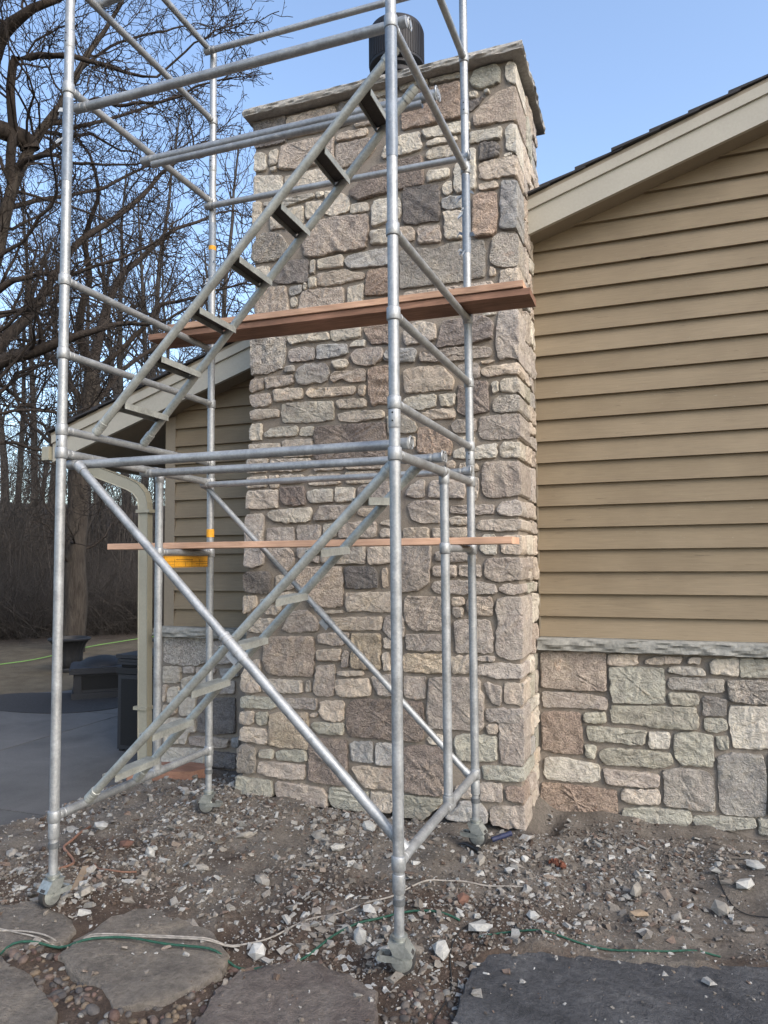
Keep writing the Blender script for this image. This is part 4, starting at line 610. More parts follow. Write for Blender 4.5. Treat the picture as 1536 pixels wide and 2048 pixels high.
# ------------------------------------------------------------------ scaffold tower
XL, XR, YF, YB = -2.869, -1.048, 2.953, 4.303
RP, RR_ = .0243, .0205
scaf = thing('scaffold_tower', ((XL+XR)/2, (YF+YB)/2, .05), 'tall galvanised tube scaffold tower on casters in front of the chimney', 'scaffold')
ZT = 5.42
def gzf(x, y): return float(gz(np.array([x]), np.array([y]))[0])
rings_at = {'FL': [.475, 2.30, 2.42, 2.82, 3.21, 4.25, 4.85], 'BL': [.475, 1.795, 2.275, 2.41, 2.82, 3.20, 4.25, 4.845], 'FR': [.49, 2.19, 2.41, 2.80, 3.175, 4.12, 4.84], 'BR': [.485, 1.795, 2.20, 2.41, 2.80, 3.19, 4.13, 4.845]}
POST = {'FL': (XL, YF), 'FR': (XR, YF), 'BL': (XL, YB), 'BR': (XR, YB)}
for k, (x, y) in POST.items():
    top = 5.345 if k == 'BL' else ZT
    po = MB().tube([(x, y, .40), (x, y, top)], RP, 20).build('post', M['galv'], scaf, True, origin=(x, y, .4))
    for z in rings_at[k]: MB().ring((x, y, z), (0, 0, 1), RP, RP+.0062, .062).build('collar', M['galv'], po, True, origin=(x, y, z))
    for z in (2.347, 4.52): MB().ring((x, y, z), (0, 0, 1), RP, RP+.0026, .10).build('spigot_joint', M['galv'], po, True, origin=(x, y, z))
    for z in (2.365, 2.33, 4.50, 4.545): MB().tube([(x, y-RP-.0035, z), (x, y-RP+.004, z)], .0042, 8).build('lock_pin', M['blackd'], po, origin=(x, y-RP, z))
    # adjustable leg and caster
    g0 = gzf(x, y) if k[0] == 'B' else .05
    g0 = {'FL': .046, 'FR': .052, 'BL': .062, 'BR': .078}[k]
    lg = MB().tube([(x, y, g0+.150), (x, y, .42)], .0212, 18).build('adjustable_leg', M['galv'], scaf, True, origin=(x, y, g0+.15))
    MB().ring((x, y, .408), (0, 0, 1), .02, .0268, .085).build('sleeve', M['galv'], lg, True, origin=(x, y, .4))
    MB().ring((x, y, .335), (0, 0, 1), .02, .0262, .030).build('clamp_ring', M['clamp'], lg, True, origin=(x, y, .335))
    ca = MB().ring((x, y, g0+.146), (0, 0, 1), .012, .034, .012).tube([(x, y, g0+.118), (x, y, g0+.14)], .026, 18).build('caster', M['zinc'], scaf, True, origin=(x, y, g0+.14))
    ang = {'FL': R(-100), 'FR': R(8), 'BL': R(200), 'BR': R(-6)}[k]
    f = Vector((math.cos(ang), math.sin(ang), 0)); s_ = Vector((-f.y, f.x, 0)); Z = Vector((0, 0, 1)); c = Vector((x, y, g0))
    # bent plate yoke: flat top, skirt plates leaning forward over the wheel
    yk = MB(); hw = .033; prof = [(-.040, .126), (.026, .126), (.060, .078), (.014, .072), (-.020, .080)]
    for sd in (-1, 1):
        o_ = s_*(sd*hw); t_ = s_*(sd*.0035)
        vs = [c+f*a+Z*b+o_ for a, b in prof]; vs2 = [v+t_ for v in vs]; n = len(prof)
        yk.add(vs+vs2, [tuple(range(n)), tuple(reversed(range(n, 2*n)))]+[(i, n+i, n+(i+1) % n, (i+1) % n) for i in range(n)])
    yk.obox(c+f*(-.007)+Z*.1275, f, s_, Z, .036, hw+.0035, .0022)
    a_, b_ = c+f*.026+Z*.126, c+f*.060+Z*.078
    yk.obox((a_+b_)/2, (b_-a_), s_, (b_-a_).cross(s_), (b_-a_).length/2, hw+.0033, .0018)
    yk.build('yoke', M['zinc'], ca, origin=c+Z*.1)
    wc = c+f*.012+Z*.055
    wh = MB().tube([wc-s_*.019, wc-s_*.017, wc+s_*.017, wc+s_*.019], [.048, .055, .055, .048], 28).build('wheel', M['rubber'], ca, True, origin=wc)
    hb = MB()
    for sd in (-1, 1): hb.tube([wc+s_*(sd*.018), wc+s_*(sd*.0225)], [.046, .040], 24).tube([wc+s_*(sd*.018), wc+s_*(sd*.0265)], .0085, 12)
    hb.build('hub', M['zinc'], ca, True, origin=wc)
    bl = MB().obox(wc-f*.048+Z*.006-s_*.0255, f, s_, Z, .044, .0018, .013).obox(wc-f*.048+Z*.006+s_*.0255, f, s_, Z, .044, .0018, .013)
    bl.tube([wc-f*.092+Z*.006-s_*.026, wc-f*.100+Z*.006, wc-f*.092+Z*.006+s_*.026], .011, 8)
    bl.build('brake_lever', M['zinc'], ca, origin=wc)
# tape left on the posts
def tape(k, z0, z1, mat='tape', name='tape_wrap', e=.0013):
    x, y = POST[k]; n = max(4, int((z1-z0)/.05)); rg = random.Random(hash_(k)+int(z0*100))
    pts = [(x, y, z0+(z1-z0)*i/n) for i in range(n+1)]; rs = [RP+e+rg.uniform(0, .0012 if e < .002 else 0) for _ in pts]
    return MB().tube(pts, rs, 18).build(name, M[mat], scaf, True, 60, origin=(x, y, z0))
def hash_(s): return sum(ord(c)*(i+3) for i, c in enumerate(s))
tape('FR', 3.50, 4.10); tape('FL', 3.74, 4.19); tape('BR', 3.60, 4.09); tape('BL', 3.72, 4.10)
tape('BL', 1.90, 1.955, 'yellow', 'yellow_tape', .0022); tape('BL', 3.905, 3.935, 'yellow', 'yellow_tape', .0022)
rag = MB(); rr = random.Random(8)
for k, zs in (('BR', (3.98, 3.86, 3.72, 3.62)), ('FL', (4.12, 3.95)), ('BL', (3.80, 3.69))):
    x, y = POST[k]
    for z in zs:
        for _ in range(3):
            a = rr.uniform(2.6, 6.2); r0 = RP+.002; L = rr.uniform(.02, .05); z_ = z+rr.uniform(-.02, .02)
            p0 = Vector((x+r0*math.cos(a), y+r0*math.sin(a), z_)); d = Vector((math.cos(a), math.sin(a), rr.uniform(-.9, .4)))
            p1 = p0+d*L*.5+Vector((0, 0, rr.uniform(-.01, .01))); p2 = p1+Vector((d.x*L*.4, d.y*L*.4, -L*.5)); w = Vector((0, 0, rr.uniform(.006, .012)))
            rag.add([p0-w, p0+w, p1+w, p1-w, p2+w*.4, p2-w*.4], [(0, 1, 2, 3), (3, 2, 4, 5)])
rag.build('tape_shreds', M['tape'], scaf)

def bar(name, a, b, r=RR_, mat='galv', parent=None, ends=True):
    a, b = Vector(a), Vector(b); d = (b-a).normalized()
    o = MB().tube([a, b], r, 16)
    if ends:
        for q, s_ in ((a, 1), (b, -1)):
            o.tube([q+d*s_*.026, q+d*s_*.028, q+d*s_*.044, q+d*s_*.046], [r, r+.0022, r+.0022, r], 16)
            o.tube([q+d*s_*.056, q+d*s_*.058, q+d*s_*.066, q+d*s_*.068], [r, r+.0018, r+.0018, r], 16)
    return o.build(name, M[mat], parent or scaf, True, origin=(a+b)/2)
# end frames: rungs run from the front post to the back post on each side
for X_, lv in ((XL, [(.475, .475), (2.30, 2.275), (2.42, 2.41), (2.82, 2.82), (3.21, 3.20), (4.25, 4.25), (4.85, 4.845), (5.34, 5.34)]),
               (XR, [(.49, .485), (2.19, 2.20), (2.41, 2.41), (2.80, 2.80), (3.175, 3.19), (4.12, 4.13), (4.84, 4.845), (5.38, 5.38)])):
    for z0, z1 in lv: bar('rung', (X_, YF, z0), (X_, YB, z1), RR_+(.0025 if z0 < 1 or 2.1 < z0 < 2.31 else 0))
    yi = 3.752 if X_ == XL else 3.722
    zt = 2.285 if X_ == XL else 2.195
    ip = bar('inner_post', (X_, yi, .48), (X_, yi, zt), .0235)
    for z in (.515, zt-.035, 1.795): MB().ring((X_, yi, z), (0, 0, 1), .0235, .0285, .06 if z > 1 else .04).build('collar', M['galv'], ip, True, origin=(X_, yi, z))
    for z in (.48, zt):
        cl = MB()
        for dy in (-.033, 0, .033): cl.ring((X_, yi+dy, z), (0, 1, 0), .022, .0285, .034)
        cl.build('clamp', M['galv'], ip, True, origin=(X_, yi, z))
    bar('short_rung', (X_, yi, 1.795), (X_, YB, 1.797), .0205)
# horizontal rails that hook over the frames
def hook(mb, x, y, z, r): mb.tube([(x, y, z-.026), (x-.004, y, z+.018), (x+.012, y, z+.040), (x+.040, y, z+.030), (x+.046, y, z-.004)], r*.55, 10)
def rail(y0, y1, z0, z1, r=.0232, flange=False, xa=XL, xb=XR):
    d = .030
    mb = MB().tube([(xa-.005, y0, z0), (xb+.005, y1, z1)], r, 18)
    for x, y, z, s_ in ((xa, y0, z0, 1), (xb, y1, z1, -1)):
        mb.tube([(x+s_*.030, y, z), (x+s_*.034, y, z), (x+s_*.050, y, z), (x+s_*.054, y, z)], [r, r+.002, r+.002, r], 18)
        mb.tube([(x-s_*.030, y+.0, z+.002), (x-s_*.027, y, z+.002), (x+s_*.02, y, z+.002)], [.020, .026, .026], 16)   # saddle that sits on the frame tube
    o = mb.build('rail', M['galv'], scaf, True, origin=((xa+xb)/2, (y0+y1)/2, z0))
    if flange: MB().tube([(xa+.05, y0, z0-.032), (xb-.05, y1, z1-.032)], .0215, 16).build('flange', M['galv'], o, True, origin=((xa+xb)/2, (y0+y1)/2, z0))
    return o
rail(3.036, 3.060, 2.247, 2.248); rail(3.622, 3.614, 2.266, 2.256); rail(4.240, 4.215, 2.254, 2.253, .0205)
rail(3.036, 3.095, 4.190, 4.218, .0240); rail(3.586, 3.574, 4.182, 4.160, .0250, True); rail(4.262, 4.300, 4.208, 4.206, .0205)
rail(3.174, 3.10, 4.885, 4.88); rail(4.240, 4.35, 5.322, 5.385, .0215)
# open hook rings beside the right-hand saddles
for y, z in ((3.085, 2.256), (3.600, 2.262), (3.640, 2.262), (4.205, 2.255), (3.13, 4.23), (3.575, 4.175), (3.61, 4.175), (4.28, 4.21)):
    pts = [(XR+.030, y+.027*math.cos(t), z+.027*math.sin(t)) for t in np.linspace(0, 2*math.pi, 20)]
    MB().tube(pts, .0048, 8, False).tube([(XR+.026, y, z), (XR+.036, y, z)], .016, 12).build('hook_ring', M['galv'], scaf, True, origin=(XR+.03, y, z))
# diagonal braces with their telescoping lock
def brace(a, b, tj, r0, r1):
    a, b = Vector(a), Vector(b); j = a.lerp(b, tj); d = (b-a).normalized()
    o = MB().tube([a, j], r0, 16).tube([j, b], r1, 16).build('brace', M['galv'], scaf, True, origin=j)
    s_ = MB()
    for q in (-.075, -.05, .02, .06): s_.ring(j+d*q, d, r0*.8, max(r0, r1)+.005, .016)
    s_.tube([j-d*.085, j+d*.075], max(r0, r1)+.0025, 16)
    s_.obox(j+d*.005+Vector((-.012, -.004, -.040)), d, Vector((0, 1, 0)), d.cross(Vector((0, 1, 0))), .034, .006, .016)
    s_.build('brace_lock', M['galv'], o, True, origin=j)
    for q, t in ((a, d), (b, -d)): MB().tube([q-t*.02, q+t*.03], [r0+.006, r0+.004], 14).build('brace_end', M['galv'], o, True, origin=q)
brace((-2.775, 2.985, 2.225), (-1.045, 2.995, .545), .53, .0215, .0235)
brace((-2.90, 4.275, 2.262), (-1.085, 4.275, .49), .50, .0180, .0195)
# stairs
def stair(nb, nt, fb, ft, ts, low):
    nb, nt, fb, ft = map(Vector, (nb, nt, fb, ft))
    st = bpy.data.objects.new('stair', None); COL.objects.link(st); st.parent = scaf; st.location = nb-wloc(scaf)
    for a, b in ((nb, nt), (fb, ft)):
        d = (b-a).normalized()
        s_ = bar('stringer', a, b, .0222, 'alu', st, False)
        for p_, v_ in ((a, d), (b, -d)):
            e_ = MB()
            for q in (.02, .045, .07): e_.ring(p_+v_*q, d, .018, .0262, .026)
            e_.build('stringer_clamp', M['alu'], s_, True, origin=p_)
    for t in ts:
        p, q = nb.lerp(nt, t), fb.lerp(ft, t); w = (q-p).normalized(); p = p+w*.012; q = q-w*.004
        c = (p+q)/2; hl = (q-p).length/2; X = Vector((1, 0, 0)); X = (X-w*X.dot(w)).normalized(); Zv = w.cross(X)*-1
        if Zv.z < 0: Zv = -Zv
        m_ = MB().obox(c+Zv*.012, w, X, Zv, hl, .042, .0022)
        for sx in (-1, 1): m_.obox(c+X*(sx*.0405)-Zv*.004, w, X, Zv, hl, .0018, .0155)
        for k in range(-4, 5): m_.obox(c+Zv*.0150+X*(k*.0088), w, X, Zv, hl-.002, .0022, .0012)
        step = m_.build('step', M['alu'], st, origin=c)
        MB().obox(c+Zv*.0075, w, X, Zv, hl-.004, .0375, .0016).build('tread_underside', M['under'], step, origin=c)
stair((XL+.01, 3.172, .49), (XR-.02, 3.035, 2.175), (XL+.01, 3.555, .49), (XR-.02, 3.372, 2.20), [.075+.137*i for i in range(7)], True)
stair((XL+.008, 3.187, 2.438), (XR-.02, 3.085, 4.10), (XL+.008, 3.585, 2.436), (XR-.02, 3.375, 4.09), [.085+.136*i for i in range(7)], False)
# warning label on the frame, printed in small illegible lines
lb = MB().box((XL-.004, yi-.0+.075, 1.700), (XL+.004, YB-.035, 1.772)).build('warning_label', M['yellow'], scaf, origin=(XL, 4.05, 1.73))
ik = MB(); y0_, y1_ = yi+.078, YB-.04
def ln(a, b, c, d): ik.box((XL+.0041, a, b), (XL+.0047, c, d))
for z in (1.704, 1.735, 1.766): ln(y0_, z, y1_, z+.0018)
for t in (0.0, .22, .47, .62, .80, 1.0): ln(y0_+(y1_-y0_)*t, 1.704, y0_+(y1_-y0_)*t+.002, 1.766 if t in (0, 1) else (1.735 if int(t*100) % 2 else 1.752))
ln(y0_+.12, 1.748, y0_+.30, 1.7505); ln(y0_+.33, 1.722, y0_+.47, 1.724); ln(y0_+.02, 1.716, y0_+.10, 1.718)
ik.build('print', M['ink'], lb, origin=(XL, 4.05, 1.73))

# ------------------------------------------------------------------ planks
def plank(name, x0, x1, y0, y1, z0, z1, mat, label, skew=0, warp=.004, seed=0, group=None):
    rg = random.Random(seed); n = 24; V = []; F = []
    for i in range(n+1):
        t = i/n; x = x0+(x1-x0)*t; dy = skew*(t-.5)*2; dz = warp*math.sin(t*5+seed)
        j = lambda: rg.gauss(0, .0008)
        V += [(x, y0+dy+j(), z0+dz+.002), (x, y0+dy+.003, z0+dz), (x, y1+dy-.003, z0+dz), (x, y1+dy+j(), z0+dz+.002), (x, y1+dy, z1+dz-.002), (x, y1+dy-.003, z1+dz), (x, y0+dy+.003, z1+dz), (x, y0+dy+j(), z1+dz-.002)]
    for i in range(n):
        for k in range(8): F.append((i*8+k, i*8+8+k, i*8+8+(k+1) % 8, i*8+(k+1) % 8))
    F += [tuple(range(8)), tuple(reversed(range(n*8, n*8+8)))]
    o = mesh_obj(name, V, F, mat, None, ((x0+x1)/2, (y0+y1)/2, z0))
    return tag(o, label, 'plank', group)
plank('plank', -3.16, -.636, 4.035, 4.262, 3.2145, 3.254, M['plank2'], 'dark reddish lower plank of the pair laid across the scaffold rungs', .04, .0, 1, 'scaffold planks')
plank('plank', -3.02, -.672, 4.022, 4.250, 3.2575, 3.297, M['plank'], 'paler upper plank of the pair laid across the scaffold rungs', .04, .0015, 2, 'scaffold planks')
plank('plank', -3.43, -.748, 3.968, 4.200, 1.8195, 1.858, M['plank3'], 'single pale orange plank at eye level on the short scaffold rungs', .02, .0, 3, 'scaffold planks')

# ------------------------------------------------------------------ black planters and cabinet on the patio
def urn(x, y, h, label, s=1.0):
    g = gzf(x, y) if -.66*x+.75*y > 11 else 0.0
    t = thing('urn_planter', (x, y, g), label, 'planter', 'black urn planters')
    MB().lathe((x, y, g), [(.19*s, 0), (.20*s, .03), (.19*s, .06)], 40).build('foot', M['black'], t, True)
    MB().lathe((x, y, g), [(.175*s, .06), (.20*s, .10), (.195*s, .2*h/.5), (.205*s, .3*h/.5), (.24*s, .40*h/.5), (.285*s, .455*h/.5)], 72, True, 18, .025).build('bowl', M['black'], t, True)
    MB().lathe((x, y, g), [(.285*s, .455*h/.5), (.315*s, .465*h/.5), (.32*s, .485*h/.5), (.305*s, h), (.27*s, h), (.25*s, h-.05)], 48).build('rim', M['black'], t, True)
    return t
urn(-8.75, 9.25, .52, 'fluted black urn planter on the lawn behind the low black box', 1.0)
urn(-7.25, 9.85, .50, 'black urn planter mostly hidden behind the downspout', 1.0)
bx, by = -6.95, 7.95
fp = thing('planter_box', (bx, by, 0), 'low square black planter box with thick rim on the patio', 'planter')
ux, uy = Vector((.75, .66, 0)), Vector((-.66, .75, 0)); Zv = Vector((0, 0, 1)); C = Vector((bx, by, 0))
MB().obox(C+Zv*.04, ux, uy, Zv, .37, .36, .04).build('plinth', M['blackp'], fp)
MB().obox(C+Zv*.20, ux, uy, Zv, .33, .32, .125).build('body', M['blackp'], fp)
for d_, e_ in ((-uy, ux), (ux, uy), (uy, ux), (-ux, uy)):
    MB().obox(C+d_*(.3205 if abs(d_.dot(uy)) > .5 else .3305)+Zv*.20, e_, d_, Zv, .245, .004, .085).build('panel', M['blackd'], fp)
    for s_ in (-1, 1): MB().obox(C+d_*(.325 if abs(d_.dot(uy)) > .5 else .335)+e_*(s_*.29)+Zv*.20, e_, d_, Zv, .035, .014, .12).build('pilaster', M['blackp'], fp)
MB().obox(C+Zv*.35, ux, uy, Zv, .40, .39, .028).obox(C+Zv*.385, ux, uy, Zv, .38, .37, .008).build('rim', M['blackp'], fp)
MB().lathe(C+Zv*.392, [(.30, 0), (.28, .04), (.20, .085), (.08, .11), (.01, .115)], 24).build('cover', M['black'], fp, True)
cb = thing('storage_cabinet', (-4.50, 5.86, 0), 'upright black cabinet with a slatted top standing beside the downspout', 'cabinet')
C = Vector((-4.50, 5.86, 0)); hx, hy = .235, .24; X = Vector((1, 0, 0)); Yv = Vector((0, 1, 0))
MB().obox(C+Zv*.36, X, Yv, Zv, hx, hy, .34).build('body', M['blackp'], cb)
MB().obox(C+Zv*.735, X, Yv, Zv, hx+.012, hy+.012, .028).build('lid', M['black'], cb)
for k in range(3): MB().obox(C+Zv*(.775+.0), X, Yv, Zv, hx-.02, hy-.02, .010).build('inner_tray', M['blackd'], cb) if k == 0 else MB().obox(C+Zv*(.775+.027*k), X, Yv, Zv, hx+.006, hy+.006, .0115).build('slat', M['blackp'], cb)
MB().obox(C+Zv*.865, X, Yv, Zv, hx+.016, hy+.016, .016).build('top', M['blackp'], cb)
MB().obox(C-Yv*(hy+.003)+Zv*.36, X, Yv, Zv, hx-.04, .004, .30).build('door', M['blackd'], cb)
for s_ in (-1, 1):
    for q in (-1, 1): MB().obox(C+X*(s_*(hx-.03))+Yv*(q*(hy-.03))+Zv*.01, X, Yv, Zv, .02, .02, .0095).build('foot', M['black'], cb)

# ------------------------------------------------------------------ things on the ground
def slab_stone(name, P, top, th, mat, label, seed):
    rg = random.Random(seed); p = outline(P, .05, .006, 1); n = len(p); cen = p.mean(0); d = p-cen; r = np.linalg.norm(d, axis=1)
    V = []; F = []
    lay = [(0, -th), (0, -.009), (.006, -.002), (.05, 0)]
    for ins, dz in lay:
        q = cen+d*(1-ins/r)[:, None]
        V += [(a, b, top+dz+(.006*math.sin(a*31+b*23+seed)*math.sin(b*37-a*11) if dz > -.02 else 0)+rg.gauss(0, .0016)) for a, b in q]
    for k in range(1, 5):
        q = cen+d*((1-.05/r)[:, None])*(1-k/5)
        V += [(a, b, top+.004*math.sin(a*13+seed)+.004*math.sin(b*17)+rg.gauss(0, .0018)) for a, b in q]
    V.append((cen[0], cen[1], top)); m = len(lay)+4
    for i in range(m-1):
        for j in range(n): F.append((i*n+j, i*n+(j+1) % n, (i+1)*n+(j+1) % n, (i+1)*n+j))
    for j in range(n): F.append(((m-1)*n+j, (m-1)*n+(j+1) % n, len(V)-1))
    return tag(mesh_obj(name, V, F, mat, None, (cen[0], cen[1], top-th), True, 45), label, 'flagstone', 'flagstones of the path')
for i, (P, mt, lab) in enumerate(FLAGS): slab_stone('flagstone', P, .050 if i < 4 else .055, .09, M[mt], lab, i+1)

def on_ground(pts, r, lift=0.0, flags=True):
    out = []
    pts = [Vector((a, b, 0)) for a, b in pts]; dense = []
    for i in range(len(pts)-1):
        p0, p1, p2, p3 = pts[max(i-1, 0)], pts[i], pts[i+1], pts[min(i+2, len(pts)-1)]
        k = max(2, int((p2-p1).length/.03))
        for j in range(k):
            t = j/k; dense.append(.5*((2*p1)+(p2-p0)*t+(2*p0-5*p1+4*p2-p3)*t*t+(3*p1-p0-3*p2+p3)*t**3))
    dense.append(pts[-1])
    for q in dense:
        z = gzf(q.x, q.y)
        if flags:
            for i, (P, _, _) in enumerate(FLAGS):
                if inside(P, q.x, q.y): z = max(z, .056 if i < 4 else .060)
        out.append(Vector((q.x, q.y, z+r+lift)))
    for _ in range(3): out = [out[0]]+[(out[i-1]+out[i]*2+out[i+1])/4 for i in range(1, len(out)-1)]+[out[-1]]
    return out
def cord(name, pts, r, mat, label, lift=.002, flags=True):
    o = MB().tube(on_ground(pts, r, lift, flags), r, 7).build(name, M[mat], None, True, origin=(pts[0][0], pts[0][1], .05)); return tag(o, label, 'cord')
cord('cord', [(-2.874,2.647),(-2.751,2.686),(-2.511,2.691),(-2.507,2.748),(-2.199,2.843),(-1.907,2.919),(-1.785,2.971),(-1.702,3.047),(-1.626,3.196),(-1.569,3.293),(-1.464,3.411),(-1.307,3.55),(-1.20,3.66),(-1.136,3.758),(-.938,3.809),(-.696,3.888)], .0040, 'cordw', 'long dirty white cord running from the flagstones past the front right leg')
cord('cord', [(-2.901,2.66),(-2.805,2.658),(-2.633,2.662),(-2.528,2.676),(-2.475,2.734),(-2.19,2.828),(-1.9,2.904),(-1.797,2.948)], .0034, 'cordw', 'short white cord lying double beside the long white cord', .004)
cord('cord', [(-2.771,2.554),(-2.669,2.621),(-2.511,2.680),(-2.299,2.785),(-2.083,2.798),(-1.853,2.836),(-1.714,2.813),(-1.618,2.856),(-1.506,2.959),(-1.421,3.194),(-1.304,3.335),(-1.135,3.42),(-.916,3.422)], .0052, 'cordg', 'dark green cord snaking over the flagstones to the front right caster', .004)
cord('cord', [(-.799,3.32),(-.633,3.388),(-.46,3.395),(-.281,3.393),(-.109,3.424),(-.01,3.489),(.192,3.582)], .0042, 'cordg', 'green cord half buried along the edge of the blue grey slab')
cord('wire', [(-.777,3.653),(-.807,3.51),(-.889,3.407),(-.902,3.238),(-.87,3.08),(-.832,2.977),(-.841,2.831),(-.85,2.728)], .0028, 'cordk', 'thin black wire curving down past the corner of the blue grey slab')
cord('wire', [(.412,4.582),(.27,4.512),(.235,4.366),(.255,4.157),(.312,4.036),(.427,3.987),(.6,3.96)], .0026, 'cordk', 'thin black wire looping on the dirt at the right edge')
tag(cord('garden_hose', [(-10.4,8.2),(-10.181,9.251),(-10.074,9.763),(-10.147,10.391),(-10.375,11.507),(-10.355,12.183),(-10.302,12.931),(-10.181,13.561)], .0085, 'hose', 'bright green garden hose lying across the dry lawn', .02, False), cat='hose')

# hammer
hz_ = gzf(-1.0, 4.37)+.022
ham = thing('hammer', (-1.0, 4.37, hz_-.02), 'claw hammer with a blue grip lying on the dirt near the chimney', 'hammer')
a, b = Vector((-1.066, 4.262, hz_)), Vector((-.886, 4.505, hz_+.012)); d = (b-a).normalized(); s_ = Vector((-d.y, d.x, 0))
MB().obox(a.lerp(b, .30), d, s_, Zv, .095, .009, .006).build('shank', M['steel'], ham)
MB().tube([a.lerp(b, .50), a.lerp(b, .53), a.lerp(b, .66), a.lerp(b, .8), a.lerp(b, .93), a.lerp(b, 1.0)], [.010, .0155, .0135, .0165, .0150, .0165], 12).build('grip', M['blue'], ham, True)
MB().tube([a-s_*.072, a-s_*.066, a-s_*.048, a-s_*.040, a-s_*.018, a+s_*.012], [.0145, .0160, .0160, .0105, .0115, .012], 12).build('striking_head', M['steel'], ham, True)
cw = MB()
for q in (-1, 1): cw.tube([a+s_*.010+d*(q*.003), a+s_*.040+d*(q*.007)+Zv*.004, a+s_*.068+d*(q*.009-.010)+Zv*.002, a+s_*.088+d*(q*.010-.022)-Zv*.006], [.010, .0085, .006, .0025], 8)
cw.build('claw', M['steel'], ham, True)
# offcut board under the back left corner
P = [(-3.90, 4.74), (-3.42, 4.90), (-3.36, 5.02), (-3.42, 5.12), (-3.60, 5.12), (-3.85, 5.04), (-3.97, 4.92)]
pp = outline(P, .04, .002, 1); g_ = .050; vs, fs = prism([tuple(q) for q in pp], g_, g_+.075); tag(mesh_obj('wood_offcut', vs, fs, M['block'], None, (-3.65, 4.95, g_)), 'thick reddish brown wood offcut on the dirt by the back left caster', 'wood block')
# weathered rocks, chunks and bits one can point to
def rock(name, x, y, sx, sy_, sz, mat, label, cat='rock', seed=0, group=None, rz=0.0, sub=1, tilt=0.0):
    rg = np.random.default_rng(seed+100)
    t = (1+5**.5)/2
    v = np.array([(-1,t,0),(1,t,0),(-1,-t,0),(1,-t,0),(0,-1,t),(0,1,t),(0,-1,-t),(0,1,-t),(t,0,-1),(t,0,1),(-t,0,-1),(-t,0,1)], float)
    v /= np.linalg.norm(v, axis=1)[:, None]
    f = [(0,11,5),(0,5,1),(0,1,7),(0,7,10),(0,10,11),(1,5,9),(5,11,4),(11,10,2),(10,7,6),(7,1,8),(3,9,4),(3,4,2),(3,2,6),(3,6,8),(3,8,9),(4,9,5),(2,4,11),(6,2,10),(8,6,7),(9,8,1)]
    # cut by random planes: angular, like split stone
    for _ in range(6):
        nrm = rg.normal(size=3); nrm /= np.linalg.norm(nrm); k = rg.uniform(.55, .85); dd = v@nrm; over = np.maximum(dd-k, 0); v = v-over[:, None]*nrm
    v = v*(1+rg.normal(0, .06, (12, 1)))
    c, s = math.cos(rz), math.sin(rz)
    v = v*np.array([sx, sy_, sz])
    z2 = v[:, 2]+v[:, 0]*tilt
    X = v[:, 0]*c-v[:, 1]*s; Y = v[:, 0]*s+v[:, 1]*c
    g = gzf(x, y)
    for i, (P_, _, _) in enumerate(FLAGS):
        if inside(P_, x, y): g = max(g, .052)
    V = np.stack([x+X, y+Y, g-min(z2.min()*.7, 0)+z2], -1)
    return tag(mesh_obj(name, V, f, mat, None, (x, y, g)), label, cat, group)
CH_ = M['chunk']; CW = M['chunk2']; GR = 'loose stone chunks on the dirt'
ROCKS = [
 (-2.824, 3.64, .040, .030, .040, CH_, 'pale grey wedge of stone standing right of the broken brick'),
 (-3.06, 3.60, .050, .030, .022, CW, None), (-2.425, 3.583, .045, .028, .026, CW, 'blocky tan stone chunk alone on the dirt left of centre'),
 (-2.80, 3.10, .062, .042, .028, CW, 'flat weathered stone just right of the front left caster'),
 (-3.347, 3.848, .060, .036, .030, CH_, 'large pale split stone beneath the left stair foot'),
 (-3.62, 3.40, .060, .038, .024, CW, 'flat grey stone at the left edge beyond the front left leg'),
 (-2.40, 4.02, .080, .028, .026, CW, 'long flat tan stone lying before the chimney foot'),
 (-1.98, 4.13, .062, .040, .030, CW, 'layered stone block in the pile below the diagonal brace'),
 (-1.86, 4.16, .050, .034, .028, CW, 'rough grey block right of the layered stone block'),
 (-1.74, 4.33, .070, .045, .034, CH_, 'largest block of the rubble pile near the chimney base'),
 (-1.78, 3.97, .075, .030, .026, CH_, 'long pale stone sliver below the rubble pile'),
 (-2.02, 3.53, .055, .034, .028, CW, 'tilted grey tan stone mid ground left of the front right leg'),
 (-1.52, 3.30, .040, .036, .026, CW, 'yellowish round stone just above the white cord'),
 (-1.36, 3.40, .040, .030, .024, CH_, 'small pale stone touching the white cord'),
 (-1.70, 2.94, .055, .045, .040, CH_, 'white angular stone where the white cord ends by the dark knot'),
 (-1.318, 3.17, .036, .030, .044, CH_, 'pointed pale stone left of the front right caster'),
 (-.925, 3.135, .050, .042, .050, CH_, 'pale blue grey stone block right of the front right caster'),
 (-.81, 3.40, .070, .048, .030, CH_, 'broad white stone at the upper left corner of the blue grey slab'),
 (-.60, 3.55, .032, .030, .026, CH_, 'white cube like stone above the blue grey slab'),
 (.35, 4.24, .075, .052, .036, CH_, 'big white stone near the right edge'),
 (.43, 4.47, .060, .045, .024, CH_, 'flat pale stone above the big white stone near the right edge'),
 (.225, 4.02, .040, .048, .045, CW, 'tan upright stone left of the wire loop'),
 (-.165, 4.06, .030, .062, .045, CW, 'upright grey brown shard right of the rust brown clod'),
 (-.43, 4.40, .060, .030, .016, CW, 'flat pale shard behind the rust brown clod'),
 (-1.38, 4.20, .075, .022, .018, CH_, 'long white shard left of the back right caster'),
 (-.985, 4.14, .060, .034, .024, CW, 'lumpy grey clod below the hammer head'),
 (-.815, 4.09, .034, .028, .024, CH_, 'small pale stone below the hammer handle'),
 (-.76, 4.25, .024, .030, .020, CH_, 'small white oval stone right of the hammer'),
 (-1.03, 4.30, .040, .028, .026, CH_, 'white stone behind the hammer head')]
